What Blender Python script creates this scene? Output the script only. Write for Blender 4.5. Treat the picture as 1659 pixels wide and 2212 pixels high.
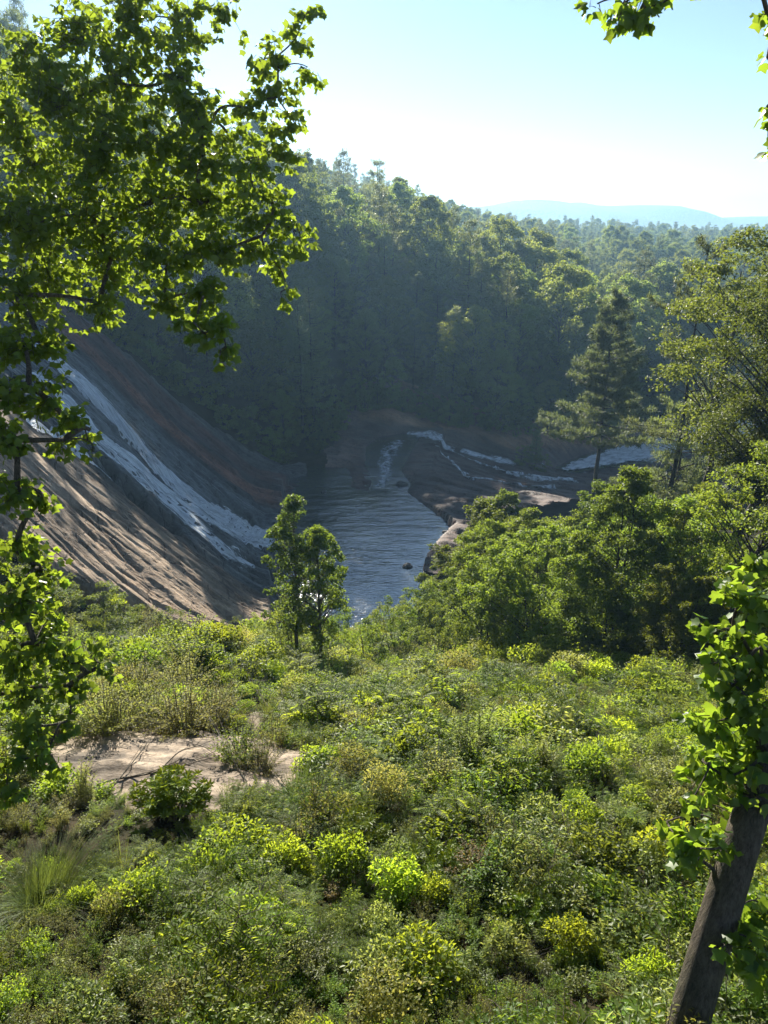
import bpy, math
import numpy as np
from mathutils import Vector

scene = bpy.context.scene
for o in list(bpy.data.objects):
    bpy.data.objects.remove(o)
coll = scene.collection
R = math.radians

# ------------------------------------------------------------------ camera, sky, sun, exposure
PITCH = R(22.2)
cam_data = bpy.data.cameras.new('camera')
cam = bpy.data.objects.new('camera', cam_data)
coll.objects.link(cam)
cam.location = (0, 0, 0)
cam.rotation_euler = (R(90) - PITCH, 0, 0)
cam_data.sensor_fit = 'VERTICAL'
cam_data.sensor_height = 24.0
cam_data.lens = 24.0 * 710 / 1024
cam_data.clip_start = 0.05
cam_data.clip_end = 9000
scene.camera = cam

SUN_AZ, SUN_EL = R(-12.5), R(25.0)          # azimuth measured from +Y, negative = left
world = bpy.data.worlds.new('World')
scene.world = world
world.use_nodes = True
wn = world.node_tree.nodes
wl = world.node_tree.links
wn.clear()
sky = wn.new('ShaderNodeTexSky')
sky.sky_type = 'NISHITA'
sky.sun_disc = False
sky.sun_elevation = SUN_EL
sky.sun_rotation = SUN_AZ
sky.altitude = 1200
sky.air_density = 0.8
sky.dust_density = 0.15
sky.ozone_density = 1.0
bg = wn.new('ShaderNodeBackground')
bg.inputs['Strength'].default_value = 0.058
wo = wn.new('ShaderNodeOutputWorld')
wl.new(sky.outputs[0], bg.inputs[0])
wl.new(bg.outputs[0], wo.inputs[0])

sun_data = bpy.data.lights.new('sun', 'SUN')
sun = bpy.data.objects.new('sun', sun_data)
coll.objects.link(sun)
sun_data.energy = 5.0
sun_data.angle = R(0.5)
sun_data.color = (1.0, 0.94, 0.80)
SD = Vector((math.sin(SUN_AZ) * math.cos(SUN_EL), math.cos(SUN_AZ) * math.cos(SUN_EL), math.sin(SUN_EL)))
sun.rotation_euler = (-SD).to_track_quat('-Z', 'Y').to_euler()
sun.location = (0, 0, 200)

scene.view_settings.view_transform = 'Standard'
scene.view_settings.look = 'None'
scene.view_settings.exposure = 1.45
scene.view_settings.gamma = 1.0
scene.view_settings.use_curve_mapping = False
scene.render.engine = 'CYCLES'
cy = scene.cycles
cy.max_bounces = 6
cy.diffuse_bounces = 3
cy.glossy_bounces = 2
cy.transmission_bounces = 3
cy.volume_bounces = 0
cy.transparent_max_bounces = 8
cy.caustics_reflective = False
cy.caustics_refractive = False
cy.use_denoising = True
cy.denoiser = 'OPENIMAGEDENOISE'
cy.denoising_input_passes = 'RGB_ALBEDO_NORMAL'
cy.denoising_prefilter = 'ACCURATE'
cy.use_adaptive_sampling = True
cy.adaptive_threshold = 0.02
scene.render.use_persistent_data = False

# ------------------------------------------------------------------ helpers
CP, SP = math.cos(PITCH), math.sin(PITCH)

def ray(U, V):
    """Direction (depth 1) of a photo position given on a 1659 x 2212 sheet."""
    p = (U * 768 / 1659 - 384) / 710
    q = (512 - V * 1024 / 2212) / 710
    return np.array([p, CP + q * SP, -SP + q * CP])

def at_depth(U, V, t): return ray(U, V) * t
def at_y(U, V, y): r = ray(U, V); return r * (y / r[1])
def at_z(U, V, z): r = ray(U, V); return r * (z / r[2])

def hash2(ix, iy, seed):
    h = (ix.astype(np.int64) * 374761393 + iy.astype(np.int64) * 668265263 + seed * 974634777) & 0xffffffff
    h = ((h ^ (h >> 13)) * 1274126177) & 0xffffffff
    return ((h ^ (h >> 16)) & 0xffffff) / float(0xffffff)

def vnoise(x, y, seed=0):
    x = np.asarray(x, float); y = np.asarray(y, float)
    ix = np.floor(x); iy = np.floor(y)
    fx = x - ix; fy = y - iy
    fx = fx * fx * fx * (fx * (fx * 6 - 15) + 10); fy = fy * fy * fy * (fy * (fy * 6 - 15) + 10)
    a = hash2(ix, iy, seed); b = hash2(ix + 1, iy, seed); c = hash2(ix, iy + 1, seed); d = hash2(ix + 1, iy + 1, seed)
    return (a + (b - a) * fx) * (1 - fy) + (c + (d - c) * fx) * fy

def fbm(x, y, seed=0, oct=4):
    s = 0; a = 0.5; f = 1.0
    for i in range(oct):
        s = s + a * (vnoise(x * f, y * f, seed + i * 17) - 0.5) * 2
        a *= 0.5; f *= 2.03
    return s

def sstep(a, b, x):
    t = np.clip((np.asarray(x, float) - a) / (b - a), 0, 1)
    return t * t * (3 - 2 * t)

def smax(a, b, k=2.0):
    h = np.clip(0.5 + 0.5 * (a - b) / k, 0, 1)
    return b + (a - b) * h + k * h * (1 - h)

def psd(x, y, poly):
    """Signed distance to a polygon, positive inside."""
    x = np.asarray(x, float); y = np.asarray(y, float)
    d = np.full(x.shape, 1e18); ins = np.zeros(x.shape, bool)
    n = len(poly)
    for i in range(n):
        x0, y0 = poly[i]; x1, y1 = poly[(i + 1) % n]
        ex, ey = x1 - x0, y1 - y0
        t = np.clip(((x - x0) * ex + (y - y0) * ey) / (ex * ex + ey * ey), 0, 1)
        d = np.minimum(d, (x - x0 - t * ex) ** 2 + (y - y0 - t * ey) ** 2)
        if y1 != y0:
            c = ((y0 > y) != (y1 > y)) & (x < (x1 - x0) * (y - y0) / (y1 - y0) + x0)
            ins ^= c
    d = np.sqrt(d)
    return np.where(ins, d, -d)

def pld(x, y, line):
    """Distance to a polyline and position along it (fractional index)."""
    d = np.full(np.shape(x), 1e18); s = np.zeros(np.shape(x))
    for i in range(len(line) - 1):
        x0, y0 = line[i][:2]; x1, y1 = line[i + 1][:2]
        ex, ey = x1 - x0, y1 - y0
        t = np.clip(((x - x0) * ex + (y - y0) * ey) / (ex * ex + ey * ey), 0, 1)
        q = (x - x0 - t * ex) ** 2 + (y - y0 - t * ey) ** 2
        m = q < d
        d = np.where(m, q, d); s = np.where(m, i + t, s)
    return np.sqrt(d), s

def unit(v):
    return v / np.maximum(np.linalg.norm(v, axis=-1, keepdims=True), 1e-9)

def new_mesh(name, V, F, mats, rnd=None, mi=None, smooth=False, cols=None, uv=None):
    """V (n,3); F (m,k) with k 3 or 4; rnd per-vertex float; mi per-face material index; cols dict name->(n,) or (n,3)."""
    V = np.asarray(V, np.float32); F = np.asarray(F, np.int32)
    me = bpy.data.meshes.new(name)
    k = F.shape[1]
    me.vertices.add(len(V)); me.vertices.foreach_set('co', V.ravel())
    me.loops.add(F.size); me.loops.foreach_set('vertex_index', F.ravel())
    me.polygons.add(len(F)); me.polygons.foreach_set('loop_start', np.arange(0, F.size, k, dtype=np.int32))
    if smooth: me.polygons.foreach_set('use_smooth', np.ones(len(F), bool))
    if mi is not None: me.polygons.foreach_set('material_index', np.asarray(mi, np.int32))
    if rnd is not None:
        me.attributes.new('rnd', 'FLOAT', 'POINT').data.foreach_set('value', np.asarray(rnd, np.float32))
    for nm, a in (cols or {}).items():
        a = np.asarray(a, np.float32)
        if a.ndim == 1: me.attributes.new(nm, 'FLOAT', 'POINT').data.foreach_set('value', a)
        else: me.attributes.new(nm, 'FLOAT_VECTOR', 'POINT').data.foreach_set('vector', a.ravel())
    me.update(calc_edges=True)
    for m in (mats if isinstance(mats, (list, tuple)) else [mats]): me.materials.append(m)
    return me

def obj(name, me, parent=None, loc=None, **props):
    o = bpy.data.objects.new(name, me)
    coll.objects.link(o)
    if parent is not None: o.parent = parent
    if loc is not None: o.location = loc
    for k, v in props.items():
        if v: o[k] = v
    return o

def thing(name, label, category, loc, rz=0.0, sc=1.0, group=None):
    o = bpy.data.objects.new(name, None)
    coll.objects.link(o)
    o.empty_display_size = 0.3
    o.location = tuple(float(c) for c in loc); o.rotation_euler = (0, 0, rz)
    o.scale = (sc, sc, sc) if np.isscalar(sc) else sc
    o['label'] = label; o['category'] = category
    if group: o['group'] = group
    return o

class MB:
    """Collects triangles in numpy pieces."""
    def __init__(s): s.V = []; s.F = []; s.R = []; s.M = []; s.n = 0
    def add(s, V, F, r=0.5, m=0):
        V = np.asarray(V, float).reshape(-1, 3); F = np.asarray(F, int)
        if F.shape[1] == 4: F = np.concatenate([F[:, [0, 1, 2]], F[:, [0, 2, 3]]])
        s.V.append(V); s.F.append(F + s.n); s.n += len(V)
        s.R.append(np.broadcast_to(np.asarray(r, float), (len(V),)))
        s.M.append(np.full(len(F), m))
    def tube(s, P, rad, k=5, m=0, r=0.5):
        P = np.asarray(P, float); n = len(P)
        rad = np.broadcast_to(np.asarray(rad, float), (n,))
        T = unit(np.gradient(P, axis=0))
        up = np.array([0.31, 0.23, 0.92]) if abs(T[0] @ np.array([0, 0, 1])) < 0.9 else np.array([1.0, 0.1, 0])
        A = unit(np.cross(T, up)); B = np.cross(T, A)
        ang = np.arange(k) * 2 * np.pi / k
        V = P[:, None] + rad[:, None, None] * (np.cos(ang)[None, :, None] * A[:, None] + np.sin(ang)[None, :, None] * B[:, None])
        i = np.arange(n - 1)[:, None] * k; j = np.arange(k)[None, :]; j2 = (j + 1) % k
        F = np.stack([i + j, i + j2, i + k + j2, i + k + j], -1).reshape(-1, 4)
        s.add(V.reshape(-1, 3), F, r, m)
    def leaves(s, P, D, N, L, W, rng, fold=0.3, droop=0.12, m=0, r=None):
        n = len(P); L = np.broadcast_to(L, (n,))[:, None]; W = np.broadcast_to(W, (n,))[:, None]
        D = unit(D); B = unit(np.cross(D, N)); N2 = np.cross(B, D)
        V = np.stack([P, P + D * L * .45 + B * W * .5 + N2 * W * fold * .5,
                      P + D * L - N2 * L * droop, P + D * L * .45 - B * W * .5 + N2 * W * fold * .5], 1)
        b = np.arange(n)[:, None] * 4
        F = np.concatenate([b + [0, 1, 2], b + [0, 2, 3]])
        r = rng.random(n) if r is None else np.broadcast_to(r, (n,))
        s.add(V.reshape(-1, 3), F, np.repeat(r, 4), m)
    def shape(s, tmpl, tri, P, D, N, L, rng, m=0, r=None, fold=0.25):
        """Leaf template: tmpl (k,2) across / along; x 1 = half leaf."""
        n = len(P); k = len(tmpl); L = np.broadcast_to(L, (n,))[:, None, None]
        D = unit(D); B = unit(np.cross(D, N)); N2 = np.cross(B, D)
        x = tmpl[None, :, 0:1]; y = tmpl[None, :, 1:2]
        cup = rng.normal(fold, .15, n)[:, None, None]; dr = rng.normal(.18, .1, n)[:, None, None]
        V = P[:, None] + L * (x * B[:, None] + y * D[:, None] + (np.abs(x) * cup - y * y * dr) * N2[:, None])
        F = (np.arange(n)[:, None, None] * k + tri[None]).reshape(-1, 3)
        r = rng.random(n) if r is None else r
        s.add(V.reshape(-1, 3), F, np.repeat(r, k), m)
    def arrays(s): return np.concatenate(s.V), np.concatenate(s.F), np.concatenate(s.R), np.concatenate(s.M)
    def mesh(s, name, mats, smooth=False):
        V, F, r, m = s.arrays()
        return new_mesh(name, V, F, mats, r, m, smooth)

def rdir(rng, n):
    return unit(rng.normal(size=(n, 3)))

# ------------------------------------------------------------------ materials
def nodes_of(name):
    m = bpy.data.materials.new(name); m.use_nodes = True
    t = m.node_tree; t.nodes.clear()
    out = t.nodes.new('ShaderNodeOutputMaterial')
    return m, t.nodes, t.links, out

def nd(N, kind, **kw):
    n = N.new(kind)
    for k, v in kw.items():
        if k in n.inputs: n.inputs[k].default_value = v
        else: setattr(n, k, v)
    return n

def ramp(N, stops):
    n = N.new('ShaderNodeValToRGB'); e = n.color_ramp.elements
    while len(e) < len(stops): e.new(0.5)
    for s, (p, c) in zip(e, stops): s.position = p; s.color = (*c, 1)
    return n

def leaf_mat(name, dark, light, trans, tfac=0.42, rough=0.5, spec=0.3, objvar=0.5):
    m, N, L, out = nodes_of(name)
    at = nd(N, 'ShaderNodeAttribute', attribute_name='rnd')
    oi = nd(N, 'ShaderNodeObjectInfo')
    mx = nd(N, 'ShaderNodeMath', operation='MULTIPLY_ADD'); mx.inputs[1].default_value = 1 - objvar
    mo = nd(N, 'ShaderNodeMath', operation='MULTIPLY'); mo.inputs[1].default_value = objvar
    L.new(oi.outputs['Random'], mo.inputs[0]); L.new(at.outputs['Fac'], mx.inputs[0]); L.new(mo.outputs[0], mx.inputs[2])
    c1 = nd(N, 'ShaderNodeMix', data_type='RGBA'); c1.inputs[6].default_value = (*dark, 1); c1.inputs[7].default_value = (*light, 1)
    L.new(mx.outputs[0], c1.inputs[0])
    hs = nd(N, 'ShaderNodeHueSaturation')
    hm = nd(N, 'ShaderNodeMapRange'); hm.inputs[3].default_value = 0.478; hm.inputs[4].default_value = 0.512
    fr = nd(N, 'ShaderNodeMath', operation='MULTIPLY'); fr.inputs[1].default_value = 7.31; L.new(oi.outputs['Random'], fr.inputs[0])
    ff = nd(N, 'ShaderNodeMath', operation='FRACT'); L.new(fr.outputs[0], ff.inputs[0])
    vm = nd(N, 'ShaderNodeMapRange'); vm.inputs[3].default_value = 1 - .36 * min(1, objvar * 2); vm.inputs[4].default_value = 1.16; L.new(ff.outputs[0], vm.inputs[0]); L.new(vm.outputs[0], hs.inputs['Value'])
    L.new(oi.outputs['Random'], hm.inputs[0]); L.new(hm.outputs[0], hs.inputs['Hue']); L.new(c1.outputs[2], hs.inputs['Color'])
    p = nd(N, 'ShaderNodeBsdfPrincipled', Roughness=rough); p.inputs['Specular IOR Level'].default_value = spec
    L.new(hs.outputs[0], p.inputs['Base Color'])
    tr = nd(N, 'ShaderNodeBsdfTranslucent')
    c2 = nd(N, 'ShaderNodeMix', data_type='RGBA', blend_type='MIX'); c2.inputs[0].default_value = 0.7
    h2 = nd(N, 'ShaderNodeHueSaturation'); h2.inputs['Color'].default_value = (*trans, 1); L.new(vm.outputs[0], h2.inputs['Value']); L.new(hm.outputs[0], h2.inputs['Hue'])
    L.new(h2.outputs[0], c2.inputs[7]); L.new(hs.outputs[0], c2.inputs[6]); L.new(c2.outputs[2], tr.inputs[0])
    mix = nd(N, 'ShaderNodeMixShader'); mix.inputs[0].default_value = tfac
    L.new(p.outputs[0], mix.inputs[1]); L.new(tr.outputs[0], mix.inputs[2]); L.new(mix.outputs[0], out.inputs[0])
    return m

def bark_mat(name, c1, c2, scale=6.0):
    m, N, L, out = nodes_of(name)
    tc = nd(N, 'ShaderNodeTexCoord'); mp = nd(N, 'ShaderNodeMapping'); mp.inputs['Scale'].default_value = (scale, scale, scale * .10)
    L.new(tc.outputs['Object'], mp.inputs[0])
    n1 = nd(N, 'ShaderNodeTexNoise', Scale=3.0, Detail=6.0, Roughness=.65); L.new(mp.outputs[0], n1.inputs[0])
    v = nd(N, 'ShaderNodeTexNoise', Scale=7.0, Detail=5.0, Roughness=.7, Distortion=1.2); L.new(mp.outputs[0], v.inputs[0])
    n2 = nd(N, 'ShaderNodeTexNoise', Scale=1.3, Detail=3.0); L.new(tc.outputs['Object'], n2.inputs[0])
    ad = nd(N, 'ShaderNodeMath', operation='ADD'); L.new(n1.outputs[0], ad.inputs[0]); L.new(v.outputs[0], ad.inputs[1])
    hf = nd(N, 'ShaderNodeMath', operation='MULTIPLY'); hf.inputs[1].default_value = .5; L.new(ad.outputs[0], hf.inputs[0]); r = ramp(N, [(.38, c1), (.60, c2)]); L.new(hf.outputs[0], r.inputs[0])
    r2 = ramp(N, [(.45, (.55, .6, .5)), (.62, (1, 1, 1))]); L.new(n2.outputs[0], r2.inputs[0])
    mm = nd(N, 'ShaderNodeMix', data_type='RGBA', blend_type='MULTIPLY'); mm.inputs[0].default_value = .8
    L.new(r.outputs[0], mm.inputs[6]); L.new(r2.outputs[0], mm.inputs[7])
    b = nd(N, 'ShaderNodeBump', Strength=1.0, Distance=.06); L.new(ad.outputs[0], b.inputs['Height'])
    p = nd(N, 'ShaderNodeBsdfPrincipled', Roughness=.9); L.new(mm.outputs[2], p.inputs['Base Color']); L.new(b.outputs[0], p.inputs['Normal'])
    L.new(p.outputs[0], out.inputs[0])
    return m

M = {}
M['poplar_leaf'] = leaf_mat('poplar_leaf', (.026, .066, .010), (.085, .15, .022), (.52, .76, .05), .44, .42, .35, .1)
M['broad_leaf'] = leaf_mat('broad_leaf', (.040, .075, .016), (.12, .16, .036), (.62, .74, .10), .44, .55, .2)
M['thicket_leaf'] = leaf_mat('thicket_leaf', (.034, .072, .010), (.10, .155, .022), (.58, .74, .06), .42, .5, .22)
M['needle'] = leaf_mat('needle', (.036, .062, .018), (.09, .12, .038), (.52, .60, .17), .40, .5, .2)
M['herb'] = leaf_mat('herb', (.050, .105, .010), (.12, .195, .022), (.64, .80, .05), .48, .5, .22, .5)
M['pale_herb'] = leaf_mat('pale_herb', (.085, .12, .030), (.14, .18, .06), (.66, .76, .14), .46, .42, .3, .4)
M['olive_herb'] = leaf_mat('olive_herb', (.075, .095, .018), (.15, .16, .040), (.74, .74, .14), .48, .5, .22, .5)
M['laurel'] = leaf_mat('laurel', (.06, .12, .008), (.13, .20, .012), (.70, .82, .03), .46, .4, .35, .2)
M['fern'] = leaf_mat('fern', (.06, .115, .010), (.12, .185, .022), (.76, .92, .05), .54, .5, .22, .4)
M['grass'] = leaf_mat('grass', (.055, .095, .018), (.13, .16, .045), (.42, .52, .08), .36, .5, .25, .3)
M['red_leaf'] = leaf_mat('red_leaf', (.10, .08, .03), (.16, .13, .05), (.62, .42, .08), .45, .5, .25, .3)
M['bark'] = bark_mat('bark', (.045, .034, .024), (.22, .175, .13))
M['dark_bark'] = bark_mat('dark_bark', (.022, .018, .015), (.09, .072, .058))
M['twig'] = bark_mat('twig', (.10, .08, .06), (.30, .25, .20), 12)
BR = [M['bark']]

def ground_mat():
    m, N, L, out = nodes_of('forest_soil')
    g = nd(N, 'ShaderNodeNewGeometry')
    n = nd(N, 'ShaderNodeTexNoise', Scale=.35, Detail=8.0, Roughness=.7); L.new(g.outputs['Position'], n.inputs[0])
    n2 = nd(N, 'ShaderNodeTexNoise', Scale=.02, Detail=8.0, Roughness=.65); L.new(g.outputs['Position'], n2.inputs[0])
    ad = nd(N, 'ShaderNodeMath', operation='MULTIPLY_ADD'); ad.inputs[1].default_value = .6
    L.new(n2.outputs[0], ad.inputs[0]); L.new(n.outputs[0], ad.inputs[2])
    r = ramp(N, [(.55, (.014, .012, .008)), (.8, (.026, .024, .012)), (1.0, (.05, .038, .022))]); L.new(ad.outputs[0], r.inputs[0])
    b = nd(N, 'ShaderNodeBump', Strength=.8, Distance=.3); L.new(n.outputs[0], b.inputs['Height'])
    p = nd(N, 'ShaderNodeBsdfPrincipled', Roughness=.95); p.inputs['Specular IOR Level'].default_value = .1
    L.new(r.outputs[0], p.inputs['Base Color']); L.new(b.outputs[0], p.inputs['Normal']); L.new(p.outputs[0], out.inputs[0])
    return m
M['soil'] = ground_mat()

def hill_mat():
    m, N, L, out = nodes_of('far_woodland')
    g = nd(N, 'ShaderNodeNewGeometry')
    v = nd(N, 'ShaderNodeTexVoronoi', Scale=.09); L.new(g.outputs['Position'], v.inputs[0])
    n = nd(N, 'ShaderNodeTexNoise', Scale=.012, Detail=6.0); L.new(g.outputs['Position'], n.inputs[0])
    r = ramp(N, [(.3, (.03, .045, .02)), (.7, (.06, .085, .03))]); L.new(n.outputs[0], r.inputs[0])
    b = nd(N, 'ShaderNodeBump', Strength=1.0, Distance=8.0, invert=True); L.new(v.outputs['Distance'], b.inputs['Height'])
    p = nd(N, 'ShaderNodeBsdfPrincipled', Roughness=.95); L.new(r.outputs[0], p.inputs['Base Color']); L.new(b.outputs[0], p.inputs['Normal'])
    L.new(p.outputs[0], out.inputs[0])
    return m
M['far_wood'] = hill_mat()

def rock_mat(name, gscale=1.0, bump=.25):
    """Colour comes from the vertex attribute tint (rock kind), wet from the attribute wet."""
    m, N, L, out = nodes_of(name)
    g = nd(N, 'ShaderNodeTexCoord')
    tint = nd(N, 'ShaderNodeAttribute', attribute_name='tint'); wet = nd(N, 'ShaderNodeAttribute', attribute_name='wet')
    flow = nd(N, 'ShaderNodeAttribute', attribute_name='flow')
    n1 = nd(N, 'ShaderNodeTexNoise', Scale=2.6 * gscale, Detail=9.0, Roughness=.7); L.new(g.outputs['Object'], n1.inputs[0])
    n2 = nd(N, 'ShaderNodeTexNoise', Scale=1.0, Detail=7.0, Roughness=.65); L.new(flow.outputs['Vector'], n2.inputs[0])
    n3 = nd(N, 'ShaderNodeTexNoise', Scale=.3 * gscale, Detail=4.0); L.new(g.outputs['Object'], n3.inputs[0])
    r1 = ramp(N, [(.3, (.62, .60, .58)), (.7, (1.25, 1.25, 1.25))]); L.new(n1.outputs[0], r1.inputs[0])
    r2 = ramp(N, [(.34, (.60, .58, .57)), (.5, (.97, .97, .97)), (.68, (1.2, 1.18, 1.15))]); L.new(n2.outputs[0], r2.inputs[0])
    r3 = ramp(N, [(.35, (.75, .70, .66)), (.65, (1.12, 1.1, 1.08))]); L.new(n3.outputs[0], r3.inputs[0])
    c = tint.outputs['Color']
    for r in (r1, r2, r3):
        mm = nd(N, 'ShaderNodeMix', data_type='RGBA', blend_type='MULTIPLY', clamp_result=False); mm.inputs[0].default_value = 1.0
        L.new(c, mm.inputs[6]); L.new(r.outputs[0], mm.inputs[7]); c = mm.outputs[2]
    vm = nd(N, 'ShaderNodeMapping'); vm.inputs['Scale'].default_value = (2.6, 1.1, 1); L.new(flow.outputs['Vector'], vm.inputs[0])
    vw = nd(N, 'ShaderNodeTexNoise', Scale=1.5, Detail=4.0); L.new(flow.outputs['Vector'], vw.inputs[0])
    va = nd(N, 'ShaderNodeMix', data_type='RGBA', blend_type='ADD'); va.inputs[0].default_value = .9; L.new(vm.outputs[0], va.inputs[6]); L.new(vw.outputs['Color'], va.inputs[7])
    vo = nd(N, 'ShaderNodeTexVoronoi', feature='DISTANCE_TO_EDGE', Scale=1.0); L.new(va.outputs[2], vo.inputs[0])
    vr = nd(N, 'ShaderNodeMapRange'); vr.inputs[1].default_value = .0; vr.inputs[2].default_value = .05; L.new(vo.outputs['Distance'], vr.inputs[0])
    vn = nd(N, 'ShaderNodeMapRange'); vn.inputs[1].default_value = .45; vn.inputs[2].default_value = .6; L.new(n3.outputs[0], vn.inputs[0])
    vx = nd(N, 'ShaderNodeMath', operation='MAXIMUM'); L.new(vr.outputs[0], vx.inputs[0]); L.new(vn.outputs[0], vx.inputs[1])
    vc = nd(N, 'ShaderNodeMapRange'); vc.inputs[3].default_value = .45; vc.inputs[4].default_value = 1.0; L.new(vx.outputs[0], vc.inputs[0])
    vv = nd(N, 'ShaderNodeMix', data_type='RGBA', blend_type='MULTIPLY'); vv.inputs[0].default_value = 1.0; L.new(c, vv.inputs[6]); L.new(vc.outputs[0], vv.inputs[7]); c = vv.outputs[2]
    wd = nd(N, 'ShaderNodeMix', data_type='RGBA', blend_type='MULTIPLY'); wd.inputs[7].default_value = (.72, .74, .77, 1)
    L.new(wet.outputs['Fac'], wd.inputs[0]); L.new(c, wd.inputs[6])
    wn_ = nd(N, 'ShaderNodeMath', operation='MULTIPLY_ADD'); wn_.inputs[1].default_value = .5
    L.new(n2.outputs[0], wn_.inputs[0]); wn_.inputs[2].default_value = .12
    ro = nd(N, 'ShaderNodeMix', data_type='FLOAT'); ro.inputs[2].default_value = .85
    L.new(wet.outputs['Fac'], ro.inputs[0]); L.new(wn_.outputs[0], ro.inputs[3])
    had = nd(N, 'ShaderNodeMath', operation='MULTIPLY_ADD'); had.inputs[1].default_value = .9
    L.new(n2.outputs[0], had.inputs[0]); L.new(n1.outputs[0], had.inputs[2])
    hd2 = nd(N, 'ShaderNodeMath', operation='MULTIPLY_ADD'); hd2.inputs[1].default_value = .5; L.new(vx.outputs[0], hd2.inputs[0]); L.new(had.outputs[0], hd2.inputs[2])
    b = nd(N, 'ShaderNodeBump', Strength=.8, Distance=bump); L.new(hd2.outputs[0], b.inputs['Height'])
    p = nd(N, 'ShaderNodeBsdfPrincipled'); L.new(wd.outputs[2], p.inputs['Base Color']); L.new(ro.outputs[0], p.inputs['Roughness'])
    p.inputs['Specular IOR Level'].default_value = .5
    L.new(b.outputs[0], p.inputs['Normal']); L.new(p.outputs[0], out.inputs[0])
    return m
M['rock'] = rock_mat('rock_strata')
M['near_rock'] = rock_mat('rock_near', 3.0, .05)

def water_mat(name, base, scale, dist, rough=.06, stretch=(1, 1, 1)):
    m, N, L, out = nodes_of(name)
    g = nd(N, 'ShaderNodeTexCoord'); mp = nd(N, 'ShaderNodeMapping'); mp.inputs['Scale'].default_value = stretch
    L.new(g.outputs['Object'], mp.inputs[0])
    n1 = nd(N, 'ShaderNodeTexNoise', Scale=scale, Detail=3.0, Roughness=.55, Distortion=.6); L.new(mp.outputs[0], n1.inputs[0])
    n2 = nd(N, 'ShaderNodeTexNoise', Scale=scale * .22, Detail=2.0); L.new(mp.outputs[0], n2.inputs[0])
    a = nd(N, 'ShaderNodeMath', operation='MULTIPLY_ADD'); a.inputs[1].default_value = 2.0
    L.new(n2.outputs[0], a.inputs[0]); L.new(n1.outputs[0], a.inputs[2])
    n4 = nd(N, 'ShaderNodeTexNoise', Scale=.11, Detail=3.0); L.new(g.outputs['Object'], n4.inputs[0])
    ms = nd(N, 'ShaderNodeMapRange'); ms.inputs[1].default_value = .35; ms.inputs[2].default_value = .65; ms.inputs[3].default_value = .35; ms.inputs[4].default_value = 1.0; L.new(n4.outputs[0], ms.inputs[0])
    b = nd(N, 'ShaderNodeBump', Distance=dist); L.new(a.outputs[0], b.inputs['Height']); L.new(ms.outputs[0], b.inputs['Strength'])
    p = nd(N, 'ShaderNodeBsdfPrincipled', Roughness=rough, IOR=1.9); p.inputs['Coat Weight'].default_value = 1.0; p.inputs['Coat Roughness'].default_value = rough; p.inputs['Coat IOR'].default_value = 1.9; L.new(b.outputs[0], p.inputs['Coat Normal']); p.inputs['Base Color'].default_value = (*base, 1)
    L.new(b.outputs[0], p.inputs['Normal']); L.new(p.outputs[0], out.inputs[0])
    return m
M['pool'] = water_mat('pool_water', (.010, .018, .022), 1.5, .11, .13, (.7, 1.8, 1))

def foam_mat(name, cover, base=(.92, .94, .96)):
    """White water: opaque in streaks, clear between them; flow.x runs down the fall, flow.y across; edge fades at the rim."""
    m, N, L, out = nodes_of(name)
    fl = nd(N, 'ShaderNodeAttribute', attribute_name='flow'); ed = nd(N, 'ShaderNodeAttribute', attribute_name='edge')
    n1 = nd(N, 'ShaderNodeTexNoise', Scale=1.0, Detail=9.0, Roughness=.78, Distortion=.4); L.new(fl.outputs['Vector'], n1.inputs[0])
    mp = nd(N, 'ShaderNodeMapping'); mp.inputs['Scale'].default_value = (6, 2.2, 1); L.new(fl.outputs['Vector'], mp.inputs[0])
    n2 = nd(N, 'ShaderNodeTexNoise', Scale=1.0, Detail=4.0); L.new(mp.outputs[0], n2.inputs[0])
    s = nd(N, 'ShaderNodeMath', operation='ADD'); L.new(n1.outputs[0], s.inputs[0]); L.new(ed.outputs['Fac'], s.inputs[1])
    f = nd(N, 'ShaderNodeMapRange', interpolation_type='SMOOTHSTEP'); f.inputs[1].default_value = cover; f.inputs[2].default_value = cover + .13
    L.new(s.outputs[0], f.inputs[0])
    a = nd(N, 'ShaderNodeMath', operation='ADD'); L.new(n1.outputs[0], a.inputs[0]); L.new(n2.outputs[0], a.inputs[1])
    b = nd(N, 'ShaderNodeBump', Strength=1.0, Distance=.35); L.new(a.outputs[0], b.inputs['Height'])
    rc = ramp(N, [(.36, tuple(c * .35 for c in base)), (.56, base)]); L.new(n1.outputs[0], rc.inputs[0])
    p = nd(N, 'ShaderNodeBsdfPrincipled', Roughness=.3); p.inputs['Coat Weight'].default_value = .6; p.inputs['Coat Roughness'].default_value = .25; L.new(rc.outputs[0], p.inputs['Base Color']); L.new(b.outputs[0], p.inputs['Normal'])
    t = nd(N, 'ShaderNodeBsdfTransparent'); mx = nd(N, 'ShaderNodeMixShader')
    L.new(f.outputs[0], mx.inputs[0]); L.new(t.outputs[0], mx.inputs[1]); L.new(p.outputs[0], mx.inputs[2]); L.new(mx.outputs[0], out.inputs[0])
    return m
M['foam'] = foam_mat('white_water', .42)
M['thin_foam'] = foam_mat('thin_white_water', .58)
#--STRUCTURE--
# ------------------------------------------------------------------ terrain heights
RD = np.array([.988, .154]); RC = np.array([-.154, .988]); RF = np.array([-14.0, 89.0]); RG = .95

def ac(x, y):
    """Rock-slide coordinates: a runs downhill (0 at the pool), c runs across towards the far side."""
    dx = x - RF[0]; dy = y - RF[1]
    return dx * RD[0] + dy * RD[1], dx * RC[0] + dy * RC[1]

def xy_of(a, c): return RF[0] + a * RD[0] + c * RC[0], RF[1] + a * RD[1] + c * RC[1]

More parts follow.
